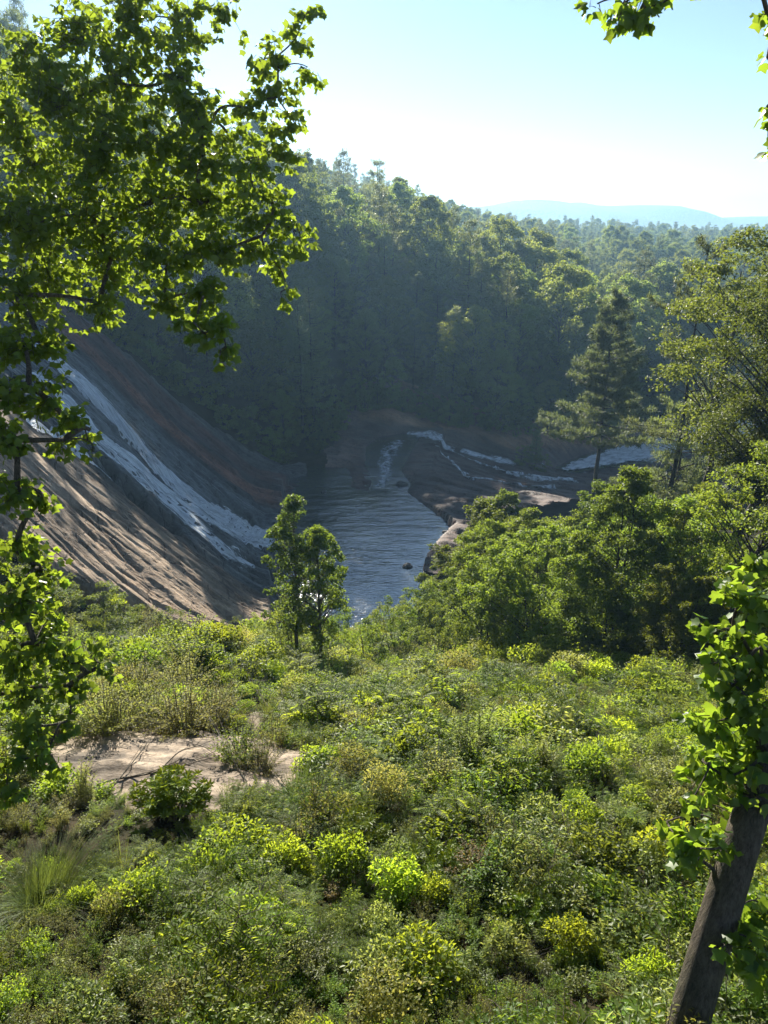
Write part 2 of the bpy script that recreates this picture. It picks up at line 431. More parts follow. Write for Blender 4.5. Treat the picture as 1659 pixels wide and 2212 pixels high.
POOL = [(-11, 60), (-13.4, 75), (-14, 89), (-16.2, 107), (-15, 114), (-10.6, 118.7), (-6.5, 118.5), (-5.4, 112), (-5.6, 107.5), (-2.2, 106.8),
        (-2.0, 113), (-3.4, 121), (-3.6, 131), (-1.2, 138), (4, 141), (7.4, 139.6), (6.4, 134), (4.9, 125), (3.2, 117), (4.6, 110), (3.8, 106.5), (5.5, 102.6), (8.8, 96), (9.9, 91),
        (7.6, 86), (5.2, 80), (4.6, 75.5), (5.0, 71), (2.6, 66), (-2, 62)]
APRON = [(-9, 101), (-4, 103), (4, 92), (5, 76), (8, 74), (12, 90), (30, 104), (48, 128), (62, 145), (86, 156), (84, 176), (68, 185), (52, 168), (40, 160), (26, 155), (14, 160), (3, 163), (-8, 153), (-10, 128)]
RIVER = [(36, 136, -46.6), (45, 145, -47.6), (57, 153, -48.2), (72, 166, -48.8), (95, 181, -49.8), (130, 200, -51), (200, 233, -54)]

TPSP = np.array([
    (-14, 89, -40), (-19, 121, -40), (-10, 140, -38.5), (8, 152, -38), (25, 151, -41), (42, 156, -45), (60, 180, -47), (110, 208, -49), (200, 250, -53), (320, 300, -55),
    (5, 110, -39.6), (6, 128, -39.4), (14, 104, -39.6), (15, 125, -41.2), (16, 140, -41.8), (26, 128, -43.4), (36, 136, -46.0), (30, 112, -41.8), (-4, 125, -39.8),
    (45, 145, -47.8), (70, 162, -48.8), (120, 190, -51), (200, 230, -54),
    (60, 125, -43), (85, 140, -45), (130, 165, -46), (200, 200, -46), (40, 100, -40), (80, 100, -38), (25, 95, -38.8), (12, 96, -39.2), (140, 100, -36),
    (-40, 90, -16), (-46, 104, -12), (-65, 92, 8), (-30, 115, -28), (-60, 130, -4), (-90, 130, 22), (-40, 135, -24), (-25, 135, -33), (-120, 130, 42), (-100, 220, 20),
    (-60, 200, -6), (-35, 170, -20), (-150, 220, 50), (-160, 120, 60), (-30, 95, -26), (-75, 105, 15),
    (-10, 165, -29), (10, 180, -32), (30, 192, -37), (50, 210, -42), (-18, 225, -13), (25, 235, -25), (68, 235, -38),
    (0, 300, -30), (50, 310, -44), (100, 300, -48), (-50, 290, -4), (180, 300, -50),
    (-8, 420, 0), (73, 450, -22), (173, 400, -30), (-100, 380, 22), (260, 380, -36), (350, 360, -40),
    (30, 500, -10), (120, 530, -24), (220, 500, -36), (-67, 600, 18), (40, 620, -6), (120, 700, -18), (201, 800, -18), (341, 850, -24), (-200, 500, 46), (-300, 700, 60),
    (550, 900, -24), (600, 600, -40), (0, 1000, -12), (300, 1200, -30), (800, 1200, -30), (-500, 1000, 90), (-300, 1300, 40), (0, 1600, -15), (500, 1600, -20), (1200, 1500, -20),
    (-1000, 1500, 60), (2000, 3000, -15), (-2000, 3000, -10), (0, 3500, -15), (2000, 800, -20), (-1500, 500, 60), (-300, 150, 75)], float)

def tps_fit(P):
    n = len(P); d = np.hypot(P[:, None, 0] - P[None, :, 0], P[:, None, 1] - P[None, :, 1]) / 100
    K = np.where(d > 0, d * d * np.log(np.maximum(d, 1e-12)), 0) + np.eye(n) * 1e-3
    Q = np.c_[np.ones(n), P[:, :2] / 100]
    A = np.zeros((n + 3, n + 3)); A[:n, :n] = K; A[:n, n:] = Q; A[n:, :n] = Q.T
    return np.linalg.solve(A, np.r_[P[:, 2], 0, 0, 0])
TPSW = tps_fit(TPSP)

def tps(x, y):
    x = np.asarray(x, float); y = np.asarray(y, float); sh = x.shape; x = x.ravel(); y = y.ravel()
    out = TPSW[-3] + TPSW[-2] * x / 100 + TPSW[-1] * y / 100
    for (px, py, _), w in zip(TPSP, TPSW):
        q = ((x - px) ** 2 + (y - py) ** 2) / 1e4
        out += w * .5 * q * np.log(np.maximum(q, 1e-12))
    return out.reshape(sh)

MOUNT = [(x * 1.5, y * 1.5, h * 1.45, s * 1.2) for x, y, h, s in [(290, 1900, 62, 190), (400, 2050, 84, 150), (520, 2100, 66, 120), (560, 1900, 38, 120), (700, 2150, 58, 140), (820, 2100, 44, 110), (180, 2200, 80, 150), (980, 2300, 32, 160), (1250, 2400, 36, 200)]]

def near_slope(x, y):
    ns = -5.25 - .55 * np.maximum(y, 3) + .5 * fbm(x * .12, y * .12, 5, 3) + .012 * np.maximum(-x - 4, 0) ** 1.5
    ns = ns - 1.1 * sstep(13, 5, y) + 2.0 * np.exp(-((x + 9.5) / 5) ** 2 - ((y - 30) / 9) ** 2) - 1.5 * np.exp(-((x + 1) / 4) ** 2 - ((y - 37) / 9) ** 2) + .35 * fbm(x * .45, y * .45, 6, 3)
    return smax(ns, -38.4 + 0 * x, 3)

def rock_plane(x, y):
    a, c = ac(x, y)
    z = -40 - RG * a
    z = z - 1.5 * np.exp(-((a + 2) / 5) ** 2) + 1.2 * np.sin(a * .22 + 1) * sstep(2, -6, a)
    return np.minimum(z, 55 + .1 * (z - 55))

def base_height(x, y):
    x = np.asarray(x, float); y = np.asarray(y, float)
    rk = rock_plane(x, y)
    near = smax(near_slope(x, y), rk, 2.5)
    far = tps(x, y)
    a, c = ac(x, y)
    w = sstep(84, 106, y) * (1 - sstep(4, -6, a) * (1 - sstep(20, 34, c)))
    z = near * (1 - w) + far * w
    for mx, my, h, s in MOUNT:
        z = z + h * np.exp(-((x - mx) / (s * 1.25)) ** 2 - ((y - my) / s) ** 2)
    z = np.minimum(z, 40 + .45 * (z - 40)) - 6 * sstep(300, 600, y)
    z = np.minimum(z, 78)
    fade = sstep(120, 320, y)
    z = z + fade * (5 * fbm(x * .012, y * .012, 9, 5) + 16 * sstep(900, 1800, y) * fbm(x * .004, y * .004, 12, 6))
    return z

def river_zone(x, y):
    d, s = pld(x, y, RIVER)
    zr = np.interp(s, np.arange(len(RIVER)), [p[2] for p in RIVER])
    hw = np.interp(s, np.arange(len(RIVER)), [2.2, 4.0, 6.5, 8.0, 8.5, 9, 10])
    return d, hw, zr

def height(x, y):
    z = base_height(x, y)
    sd = psd(x, y, POOL)
    z = np.where(sd > 0, np.minimum(z, -40 - np.minimum(sd * .35, 1.2)), z)
    near = np.clip(1 + sd / 5, 0, 1) * (sd <= 0)
    z = np.maximum(z, np.where(near > 0, -39.98 + np.minimum(-sd * .12, .6), -999))
    d, hw, zr = river_zone(x, y)
    t = sstep(hw + 3, hw - 1, d)
    z = z * (1 - t) + np.minimum(z, zr - .45) * t
    return z

def slide_mask(x, y):
    """1 on the bare rock slide, 0 where soil and plants take over."""
    a, c = ac(x, y)
    far = np.interp(a, [-70, -29, -23, -16, -9, -1, 6], [10, 19.7, 22.8, 24, 26.3, 29.5, 31]) + 1.5 * fbm(a * .2, c * .2, 3, 3)
    nearc = np.interp(a, [-70, -22, -15.6, -13.2, -10, -6.8, -3.9, -2.4, 2], [-44, -42, -40, -38, -37, -35.4, -33, -29, -26]) + 1.2 * fbm(a * .3, c * .3, 4, 3)
    m = np.minimum(far - c, c - nearc)
    return sstep(-.6, .6, np.minimum(m, 60 + a))

def apron_mask(x, y):
    return sstep(-.5, 1.0, psd(x, y, APRON) + 1.3 * fbm(x * .25, y * .25, 21, 3))

OUTCROP = np.array([-5.3, 14.9])
def outcrop_q(x, y):
    """Below 1 inside the bare rock bench on the near slope."""
    u = (x - OUTCROP[0]); v = (y - OUTCROP[1])
    ex = np.where(u > 0, 3.5, 4.4)
    d, s = pld(x, y, [(-3.2, 13), (-3.9, 18), (-5.3, 24), (-7, 30), (-9.5, 40), (-11.5, 50)])
    path = d / (.25 + .05 * s) + .6 + 2.2 * fbm(x * .35, y * .35, 33, 3)
    return np.minimum(path, np.sqrt((u / ex) ** 2 + ((v + .10 * u) / 2.5) ** 2) + .42 * fbm(x * .42, y * .42, 31, 3) + .22 * fbm(x * 2.1, y * 2.1, 35, 3))

# ------------------------------------------------------------------ ground sheet
def graded(lo, hi, core_lo, core_hi, step, grow=1.09):
    pts = list(np.arange(core_lo, core_hi, step))
    s = step; v = core_hi
    while v < hi: pts.append(v); s *= grow; v += s
    pts.append(hi); s = step; v = core_lo - step
    while v > lo: pts.insert(0, v); s *= grow; v -= s
    pts.insert(0, lo)
    return np.array(pts)

def grid_mesh(name, X, Y, Z, mats, **kw):
    n, m = X.shape
    V = np.stack([X, Y, Z], -1).reshape(-1, 3)
    i = np.arange(n - 1)[:, None] * m + np.arange(m - 1)[None]
    F = np.stack([i, i + 1, i + m + 1, i + m], -1).reshape(-1, 4)
    keep = kw.pop('keep', None)
    if keep is not None:
        k = keep.ravel()[F].any(1); F = F[k]
        used = np.zeros(len(V), bool); used[F] = True
        idx = np.cumsum(used) - 1; V = V[used]; F = idx[F]
        for d in ('cols',):
            if d in kw: kw[d] = {q: np.asarray(v).reshape(len(used), -1)[used].squeeze() for q, v in kw[d].items()}
    elif 'cols' in kw:
        kw['cols'] = {q: np.asarray(v).reshape(len(V), -1).squeeze() for q, v in kw['cols'].items()}
    return new_mesh(name, V, F, mats, **kw)

gx = graded(-2600, 2600, -70, 90, .8, 1.10)
gy = graded(-60, 4600, -4, 190, .8, 1.035)
GX, GY = np.meshgrid(gx, gy)
GZ = height(GX, GY)
sm = slide_mask(GX, GY); am = apron_mask(GX, GY)
GZ = GZ + .35 * sstep(1.0, 0, sm) * (sm > 0) - 1.6 * sm - .7 * am * (1 - sm) - .35 * sstep(1.12, .9, outcrop_q(GX, GY))
gme = grid_mesh('ground', GX, GY, GZ, [M['soil'], M['far_wood']], smooth=True)
fy = np.empty(len(gme.polygons) * 3); gme.polygons.foreach_get('center', fy)
gme.polygons.foreach_set('material_index', (fy[1::3] > 1000).astype(np.int32))
obj('ground', gme, kind='structure')

# ------------------------------------------------------------------ rock slide
HOLES = [(-16.1, -17.4, 2.0, 1.3), (-13.1, -18.2, 2.1, 1.5), (-5.7, -.9, 2.6, 1.1), (-16.0, -6.1, 1.7, .55), (-2.2, -2.0, 1.6, .5), (-2.9, -13.2, 2.2, .7), (-18.6, -15.9, 1.6, .6)]
CRACKS = 0.36
def slide_detail(a, c):
    """Relief of the slide: long ribs running down it, blocky ledges, potholes."""
    w = c + 1.6 * fbm(a * .07, c * .10, 41, 3) + .10 * a
    ribs = .16 * fbm(a * .08 + 7, w * .45, 43, 4)
    for fr_, am_, sd_ in ((.33, .55, 141), (.95, .24, 143)):
        t = w * fr_ + 2.2 * fbm(a * .085 + sd_, w * .12, sd_, 5); f = t - np.floor(t)
        ribs = ribs + am_ * (1 - .6 * sstep(-18, -24, c)) * (sstep(0, .14, f) - f)
    fine = (.16 - .09 * sstep(-19.5, -24, c)) * fbm(a * .30, w * 1.5, 47, 4)
    step = np.abs(fbm(a * .10, w * .8, 53, 3))
    step2 = np.abs(fbm(a * .35, w * 1.3, 57, 3))
    ledge = -.42 * np.exp(-(step / .05) ** 2) - .20 * np.exp(-(step2 / .05) ** 2)
    nearz = sstep(-19.5, -24, c)
    ph = c * .40 + a * .17 + 2.8 * fbm(a * .05, c * .09, 59, 3)
    roll = nearz * (.42 * np.abs(np.sin(ph)) ** .5 - .3 + .10 * np.abs(np.sin(ph * 2.3 + 1)) ** .5)
    lip = .9 * sstep(-19.8, -22.5, c + .8 * fbm(a * .15, 0 * c, 61, 3))
    d = ribs + fine + ledge * (1 - .35 * nearz) + roll + lip
    for ha, hc, la, lc in HOLES:
        q = ((a - ha) / la) ** 2 + ((c - hc - .10 * (a - ha)) / lc) ** 2
        d = d - 3.2 * np.exp(-q ** 3 * .55)
    return d

def slide_z(x, y):
    a, c = ac(x, y)
    return smax(height(x, y), rock_plane(x, y), 1.0) + slide_detail(a, c)

av = np.arange(-62, 5, .22); cv = np.arange(-46, 36, .16)
A2, C2 = np.meshgrid(av, cv)
SX, SY = xy_of(A2, C2)
SZ = slide_z(SX, SY)
smk = slide_mask(SX, SY)
SZ = SZ - 2.2 * (1 - smk)
w = C2 + 1.3 * fbm(A2 * .06, C2 * .08, 71, 4) + 1.0 * fbm(A2 * .25, C2 * 1.2, 73, 3)
keys = [-45, -33, -24, -20.5, -18.5, -10, -3, 3.5, 6.5, 9, 12.5, 14.5, 19.5, 22, 32]
kcol = np.array([(.46, .345, .25), (.41, .30, .21), (.43, .32, .225), (.25, .19, .14), (.18, .18, .17), (.20, .21, .21), (.21, .225, .225), (.20, .21, .21), (.085, .075, .072),
                 (.26, .115, .075), (.25, .115, .08), (.075, .055, .05), (.17, .082, .062), (.12, .11, .105), (.13, .125, .12)])
tint = np.stack([np.interp(w, keys, kcol[:, k]) for k in range(3)], -1)
tone = .85 + .45 * fbm(A2 * .10, w * .7, 77, 4)
lich = sstep(.10, .45, fbm(A2 * .35, C2 * .5, 79, 4))[..., None] * sstep(-20, -24, C2)[..., None]
tint = np.clip(tint * tone[..., None] * (1 - .45 * lich), .02, .6)
wet = sstep(-20.5, -18.0, w) * sstep(8.0, 4.0, w) * (.75 + .25 * sstep(-.2, .3, fbm(A2 * .1, w, 83, 3))) + .18 * sstep(5, 9, w)
wet = np.maximum(wet, sstep(-1.8, 0, A2) * .9)
flow = np.stack([A2 * .22, w * (1.25 - .75 * sstep(-19, -24, C2)), 0 * w], -1)
sme = grid_mesh('rock_slide', SX, SY, SZ, M['rock'], smooth=True, keep=(slide_mask(SX, SY) > .02),
                cols=dict(tint=tint.reshape(-1, 3), wet=wet.reshape(-1), flow=flow.reshape(-1, 3)))
obj('rock_slope', sme, kind='structure')

# ------------------------------------------------------------------ rock apron below the pool
def apron_detail(x, y):
    u = x * .8 - y * .35; v = x * .35 + y * .8
    d = .5 * fbm(u * .12, v * .26, 91, 5) + .22 * fbm(x * .55, y * .55, 93, 4)
    d = d - .22 * np.exp(-(np.abs(fbm(u * .07, v * .3, 95, 3)) / .05) ** 2)
    t = v * .30 + u * .05 + 1.3 * fbm(u * .06, v * .1, 147, 4); f = t - np.floor(t)
    d = d + .42 * (sstep(0, .10, f) - f)
    mound = 1.5 * np.exp(-((x - 1) / 4.5) ** 2 - ((y - 146) / 3) ** 2) + 1.3 * np.exp(-((x - 19) / 5.5) ** 2 - ((y - 143) / 3) ** 2) \
        + 1.5 * np.exp(-((x - 37) / 6) ** 2 - ((y - 149) / 3) ** 2) + .8 * np.exp(-((x - 28) / 4) ** 2 - ((y - 150) / 3) ** 2)
    return d + mound

ax_ = np.arange(-14, 90, .33); ay_ = np.arange(72, 188, .33)
AX, AY = np.meshgrid(ax_, ay_)
AZ = height(AX, AY)
pd = psd(AX, AY, POOL)
dv, hwv, zrv = river_zone(AX, AY)
land = sstep(.2, -1.6, pd) * sstep(hwv - 1, hwv + 2, dv)
AZ = AZ + apron_detail(AX, AY) * (.12 + .88 * land)
AZ = np.where(pd > .4, np.minimum(AZ, -40.12 - np.minimum(pd * .1, .4)), AZ)
back = psd(AX, AY, [(-9, 143), (4, 142.5), (10, 143), (16, 142), (27, 139), (38, 146), (46, 152), (60, 176), (60, 190), (-12, 190)])
tw = sstep(-1, 2.5, back + fbm(AX * .2, AY * .2, 97, 3) * 2)
tcol = np.array((.125, .080, .066))[None, None] * (1 - tw[..., None]) + np.array((.36, .21, .12))[None, None] * tw[..., None]
tng = sstep(-3.0, -7, AX)[..., None]
tcol = tcol * (1 - tng) + np.array((.22, .14, .11)) * tng
tcol = tcol * (.9 + .5 * fbm(AX * .14, AY * .2, 99, 4))[..., None]
awet = np.clip((1 - tw) * (.18 + .6 * fbm(AX * .09, AY * .16, 101, 3)), 0.04, .5)
awet = np.maximum(awet, .45 * sstep(-.8, 0, pd))
aflow = np.stack([(AX * .8 - AY * .35) * .25, (AX * .35 + AY * .8) * .8, 0 * AX], -1)
ame = grid_mesh('rock_shelf', AX, AY, AZ, M['rock'], smooth=True, keep=(apron_mask(AX, AY) > .02),
                cols=dict(tint=np.clip(tcol, .02, .5).reshape(-1, 3), wet=awet.reshape(-1), flow=aflow.reshape(-1, 3)))
obj('rock_shelf', ame, kind='structure')

def lookup(x, y, X, Y, Z):
    """Bilinear height on a regular grid."""
    fx = np.clip((x - X[0, 0]) / (X[0, 1] - X[0, 0]), 0, X.shape[1] - 1.001); fy = np.clip((y - Y[0, 0]) / (Y[1, 0] - Y[0, 0]), 0, X.shape[0] - 1.001)
    i = fx.astype(int); j = fy.astype(int); u = fx - i; v = fy - j
    return (Z[j, i] * (1 - u) + Z[j, i + 1] * u) * (1 - v) + (Z[j + 1, i] * (1 - u) + Z[j + 1, i + 1] * u) * v

def surface(x, y):
    """Top of whatever rock or ground is at x, y."""
    x = np.atleast_1d(np.asarray(x, float)); y = np.atleast_1d(np.asarray(y, float))
    z = height(x, y)
    z = np.where(slide_mask(x, y) > .5, slide_z(x, y), z)
    inn = (x > -13.5) & (x < 89) & (y > 72.5) & (y < 187) & (apron_mask(x, y) > .5) & (slide_mask(x, y) < .5)
    return np.where(inn, lookup(x, y, AX, AY, AZ), z)

# ------------------------------------------------------------------ water
pv = np.meshgrid(np.arange(-19, 12, .5), np.arange(58, 143, .5))
keep = psd(pv[0], pv[1], POOL) > -1.6
wz = -40 + .035 * fbm(pv[0] * .5, pv[1] * .9, 111, 3)
obj('pool_water', grid_mesh('pool_water', pv[0], pv[1], wz, M['pool'], smooth=True, keep=keep), kind='structure')

def strip(name, pts, width, mat, lift, res=.35, nc=18, rough=.1, kind='structure', zfun=surface, cov=0.0, sx=.55, sy=2.6, seed=0, ea=.40):
    """A sheet of running water laid over the rock along a path of (x, y)."""
    P = np.asarray(pts, float)[:, :2]
    seg = np.r_[0, np.cumsum(np.hypot(*np.diff(P, axis=0).T))]
    n = max(int(seg[-1] / res), 8); s = np.linspace(0, seg[-1], n)
    cx = np.interp(s, seg, P[:, 0]); cyy = np.interp(s, seg, P[:, 1])
    k = np.ones(9) / 9
    cx = np.convolve(np.pad(cx, 4, mode='edge'), k, 'valid'); cyy = np.convolve(np.pad(cyy, 4, mode='edge'), k, 'valid')
    tx, ty = np.gradient(cx), np.gradient(cyy); l = np.hypot(tx, ty); nx, ny = -ty / l, tx / l
    wd = np.interp(s, seg, np.broadcast_to(width, (len(P),))) * (1 + .28 * fbm(s * .35, 0 * s, 120 + seed, 3))
    q = np.linspace(-1, 1, nc)
    X = cx[:, None] + nx[:, None] * wd[:, None] * q[None] * .5; Y = cyy[:, None] + ny[:, None] * wd[:, None] * q[None] * .5
    Z = zfun(X.ravel(), Y.ravel()).reshape(X.shape)
    for _ in range(2): Z = np.maximum(Z, (np.roll(Z, 1, 0) + np.roll(Z, -1, 0) + Z) / 3 * 1.0) if False else Z
    S = np.broadcast_to(s[:, None], X.shape); Cq = wd[:, None] * q[None] * .5
    Z = Z + lift + rough * fbm(S * .6, Cq * 2.2, 130 + seed, 4)
    endf = sstep(0, .06, s / seg[-1]) * sstep(1, .96, s / seg[-1])
    edge = (1 - np.abs(q[None]) ** 2.0) * ea - ea * .6 - (1 - endf[:, None]) * .2 + cov
    me = grid_mesh(name, X, Y, Z, mat, smooth=True, cols=dict(edge=edge.reshape(-1), flow=np.stack([S * sx, Cq * sy + seed * 9, 0 * S], -1).reshape(-1, 3)))
    return me

def rk(U, V):
    """A photo position on the slide's plane."""
    r = ray(U, V); t = (-40 + RG * (RF @ RD)) / (r[2] + RG * (r[:2] @ RD)); return r[:2] * t

W1 = [rk(*p) for p in [(60, 775), (120, 812), (180, 850), (240, 905), (300, 962), (350, 1012), (410, 1062), (480, 1110), (545, 1146), (592, 1162)]]
obj('waterfall', strip('waterfall', W1, [4.4, 4.4, 4.4, 4.2, 4.0, 4.2, 4.6, 5.0, 5.4, 5], M['foam'], .2, cov=.17, sx=.22, sy=4.2, nc=32, rough=.16), kind='structure')
W2 = [rk(*p) for p in [(60, 830), (160, 895), (215, 955), (290, 995), (350, 1045), (430, 1098), (500, 1142), (560, 1175), (605, 1195)]]
obj('side_stream', strip('side_stream', W2, [3.5, 3, 2.8, 3.2, 3.0, 2.8, 2.8, 3.0, 3.2], M['thin_foam'], .14, cov=.20, sx=.2, sy=3.0, seed=1), kind='structure')
W3 = [rk(*p) for p in [(100, 880), (210, 960), (262, 1000), (330, 1045), (400, 1105), (470, 1165), (560, 1225)]]
obj('side_stream', strip('side_stream', W3, [4, 4, 4, 4.5, 5, 5.5, 6], M['thin_foam'], .12, cov=.11, seed=2, sx=.16, sy=2.2), kind='structure')
W4 = [rk(*p) for p in [(60, 960), (130, 968), (180, 990), (225, 1018), (262, 1052)]]
obj('side_stream', strip('side_stream', W4, [2.2, 2.2, 2.0, 1.8, 1.4], M['thin_foam'], .12, cov=.3, seed=3), kind='structure')

def shelf_path(pts, z): return [at_z(u, v, zz)[:2] for (u, v), zz in zip(pts, z)]
CAS = [([(872, 941), (895, 940), (930, 950), (975, 978)], [-40, -40, -40.5, -41.3], [1.6, 3.2, 3.6, 2.2], .12, 'foam'),
       ([(990, 973), (1030, 984), (1075, 992), (1115, 996)], [-41.3, -41.8, -42.4, -43.0], [1.6, 3.4, 4.4, 4.4], .10, 'foam'),
       ([(1165, 990), (1200, 998), (1240, 1006), (1275, 1010)], [-43.6, -44.4, -45.4, -46.2], [2.4, 4.0, 3.6, 3.0], .10, 'foam'),
       ([(955, 965), (985, 985), (1040, 1005), (1080, 1018), (1120, 1035), (1200, 1040)], [-41, -41.4, -41.8, -42, -42.1, -42.4], [.5, .7, .7, 1.0, 2.0, 3.4], .06, 'foam'),
       ([(935, 970), (970, 1003), (1005, 1040), (1012, 1052), (1050, 1050), (1130, 1062), (1210, 1062)], [-40.8, -41, -41.1, -41.1, -41.3, -41.6, -42], [.4, .5, 1.3, 1.5, .7, 1.2, 2.4], .06, 'foam'),
       ([(1090, 1020), (1130, 1028), (1190, 1040), (1250, 1042)], [-42.2, -42.4, -43, -43.6], [1.0, 1.8, 2.6, 3.0], .08, 'foam')]
for i, (p, z, wd, cv_, mt) in enumerate(CAS):
    obj('cascade', strip('cascade', shelf_path(p, z), [w_ * 1.25 for w_ in wd], M[mt], .16, nc=18, rough=.08, ea=.20, sx=.9, sy=2.6, cov=cv_ - .12, seed=5 + i), kind='structure')
rz_ = lambda x, y: river_zone(x, y)[2] + .10
RIV2 = [(p[0], p[1]) for p in RIVER]
obj('river_water', strip('river_water', RIV2, [5, 9.5, 14.5, 18, 19, 20, 22], water_mat('river_water', (.02, .028, .03), 1.3, .14, .10), 0, res=1, nc=22, rough=.10, zfun=rz_, seed=12), kind='structure')
obj('rapids', strip('rapids', RIV2[:6], [3, 8, 13, 16, 17, 18], M['thin_foam'], .12, res=.6, nc=26, rough=.12, zfun=rz_, cov=.22, seed=13, sx=.35, sy=.8), kind='structure')
CH = [(-1.2, 107.5), (.3, 113), (.2, 121), (1.0, 129), (3.6, 136.5)]
obj('rapids', strip('rapids', CH, [4.5, 4.6, 5.6, 6.6, 5.5], M['thin_foam'], .06, res=.4, nc=22, rough=.09, zfun=lambda x, y: 0 * x - 40, cov=-.01, seed=14, sx=1.1, sy=1.1), kind='structure')

# ------------------------------------------------------------------ haze
def haze():
    x0, x1, y0, y1, z0, z1 = -2650, 2650, -80, 4650, -160, 135
    V = [(x, y, z) for z in (z0, z1) for y in (y0, y1) for x in (x0, x1)]
    F = [(0, 2, 3, 1), (4, 5, 7, 6), (0, 1, 5, 4), (2, 6, 7, 3), (0, 4, 6, 2), (1, 3, 7, 5)]
    m, N, L, out = nodes_of('haze_air')
    v = nd(N, 'ShaderNodeVolumePrincipled', Density=HAZE, Anisotropy=.4)
    v.inputs['Color'].default_value = (.40, .68, 1.0, 1)
    L.new(v.outputs[0], out.inputs['Volume'])
    obj('haze', new_mesh('haze', V, F, m), kind='stuff', label='thin pale morning haze filling the whole valley')
HAZE = .00030
haze()
# ------------------------------------------------------------------ tree builders
def bez(p0, p1, p2, n):
    t = np.linspace(0, 1, n)[:, None]
    return (1 - t) ** 2 * p0 + 2 * t * (1 - t) * p1 + t * t * p2

def broadleaf(seed, H, RAD, bole, nclump, nleaf, leafL, flat=.75, top=.62, dense=1.0, trunk_r=None, lean=(0, 0), stems=1, skirt=0.0, cl=1.0):
    """Trunk with limbs and a crown of leaf clumps; returns two triangle builders, base at the origin."""
    rng = np.random.default_rng(seed)
    tb, cb = MB(), MB()
    tr = trunk_r or H * .013
    tops = []
    for k in range(stems):
        off = rng.normal(0, .35 * RAD * (stems > 1), 2)
        zs = np.linspace(0, H * .93, 12)
        wob = np.cumsum(rng.normal(0, H * .006, (12, 2)), 0)
        px = off[0] * (.3 + .7 * zs / H) + lean[0] * zs / H + wob[:, 0]; py = off[1] * (.3 + .7 * zs / H) + lean[1] * zs / H + wob[:, 1]
        T = np.c_[px, py, zs]
        rr = tr * (1 - .93 * (zs / zs[-1]) ** 1.1) * (1 + .5 * np.exp(-zs / (H * .02))) / stems ** .5 + .012
        tb.tube(T, rr, 8 if H > 8 else 6)
        tops.append((T, rr))
    az0 = rng.random() * 6.28
    for i in range(nclump):
        h = rng.random() ** (.85) if skirt == 0 else rng.random()
        prof = (np.clip(h / (1 - top) if h < 1 - top else 1, 0, 1) ** .55) * (1 if h < 1 - top else max(1e-3, 1 - ((h - (1 - top)) / top) ** 2.0) ** .62)
        az = az0 + i * 2.39996 + rng.normal(0, .5)
        lob = 1 + .22 * math.sin(az * 3 + seed) + .14 * math.sin(az * 5 + h * 7 + seed * 2)
        rad = RAD * prof * lob * (.45 + .62 * rng.random() ** .6)
        z = bole + (H - bole) * h
        T, rr = tops[i % stems]
        cx0 = np.interp(z, T[:, 2], T[:, 0]); cy0 = np.interp(z, T[:, 2], T[:, 1])
        Cc = np.array([cx0 + rad * math.cos(az), cy0 + rad * math.sin(az), z])
        rc = RAD * rng.uniform(.17, .34) * (1.05 - .35 * h) * cl
        za = max(bole * .75, z - rad * rng.uniform(.5, 1.0) - .3)
        A = np.array([np.interp(za, T[:, 2], T[:, 0]), np.interp(za, T[:, 2], T[:, 1]), za])
        mid = (A + Cc) / 2 + np.array([0, 0, rad * .12])
        r0 = np.interp(za, T[:, 2], rr) * .42
        tb.tube(bez(A, mid, Cc, 6), np.linspace(r0, r0 * .15 + .008, 6), 4)
        n = int(nleaf * dense * rng.uniform(.6, 1.3))
        d = rdir(rng, n); d[:, 2] = np.where(d[:, 2] < -.25, -d[:, 2] * .6, d[:, 2])
        ns = 5
        lobes = Cc + rdir(rng, ns) * rc * .55
        pick = rng.integers(0, ns, n)
        rs = rc * .62 * (.45 + .6 * rng.random(n) ** .5)
        P = lobes[pick] + d * rs[:, None] * np.array([1, 1, flat])
        outw = unit(P - (Cc - np.array([0, 0, rc * .3])))
        Nn = unit(outw * .55 + np.array([0, 0, .6]) + rdir(rng, n) * 1.0)
        D = unit(np.cross(Nn, rdir(rng, n)) + outw * .5 - np.array([0, 0, .25]))
        r = np.clip(rng.normal(.5, .2, n) + rng.normal(0, .22), 0, 1)
        cb.leaves(P, D, Nn, leafL * rng.uniform(.7, 1.25, n), leafL * .62 * rng.uniform(.8, 1.2, n), rng, r=r)
    return tb, cb

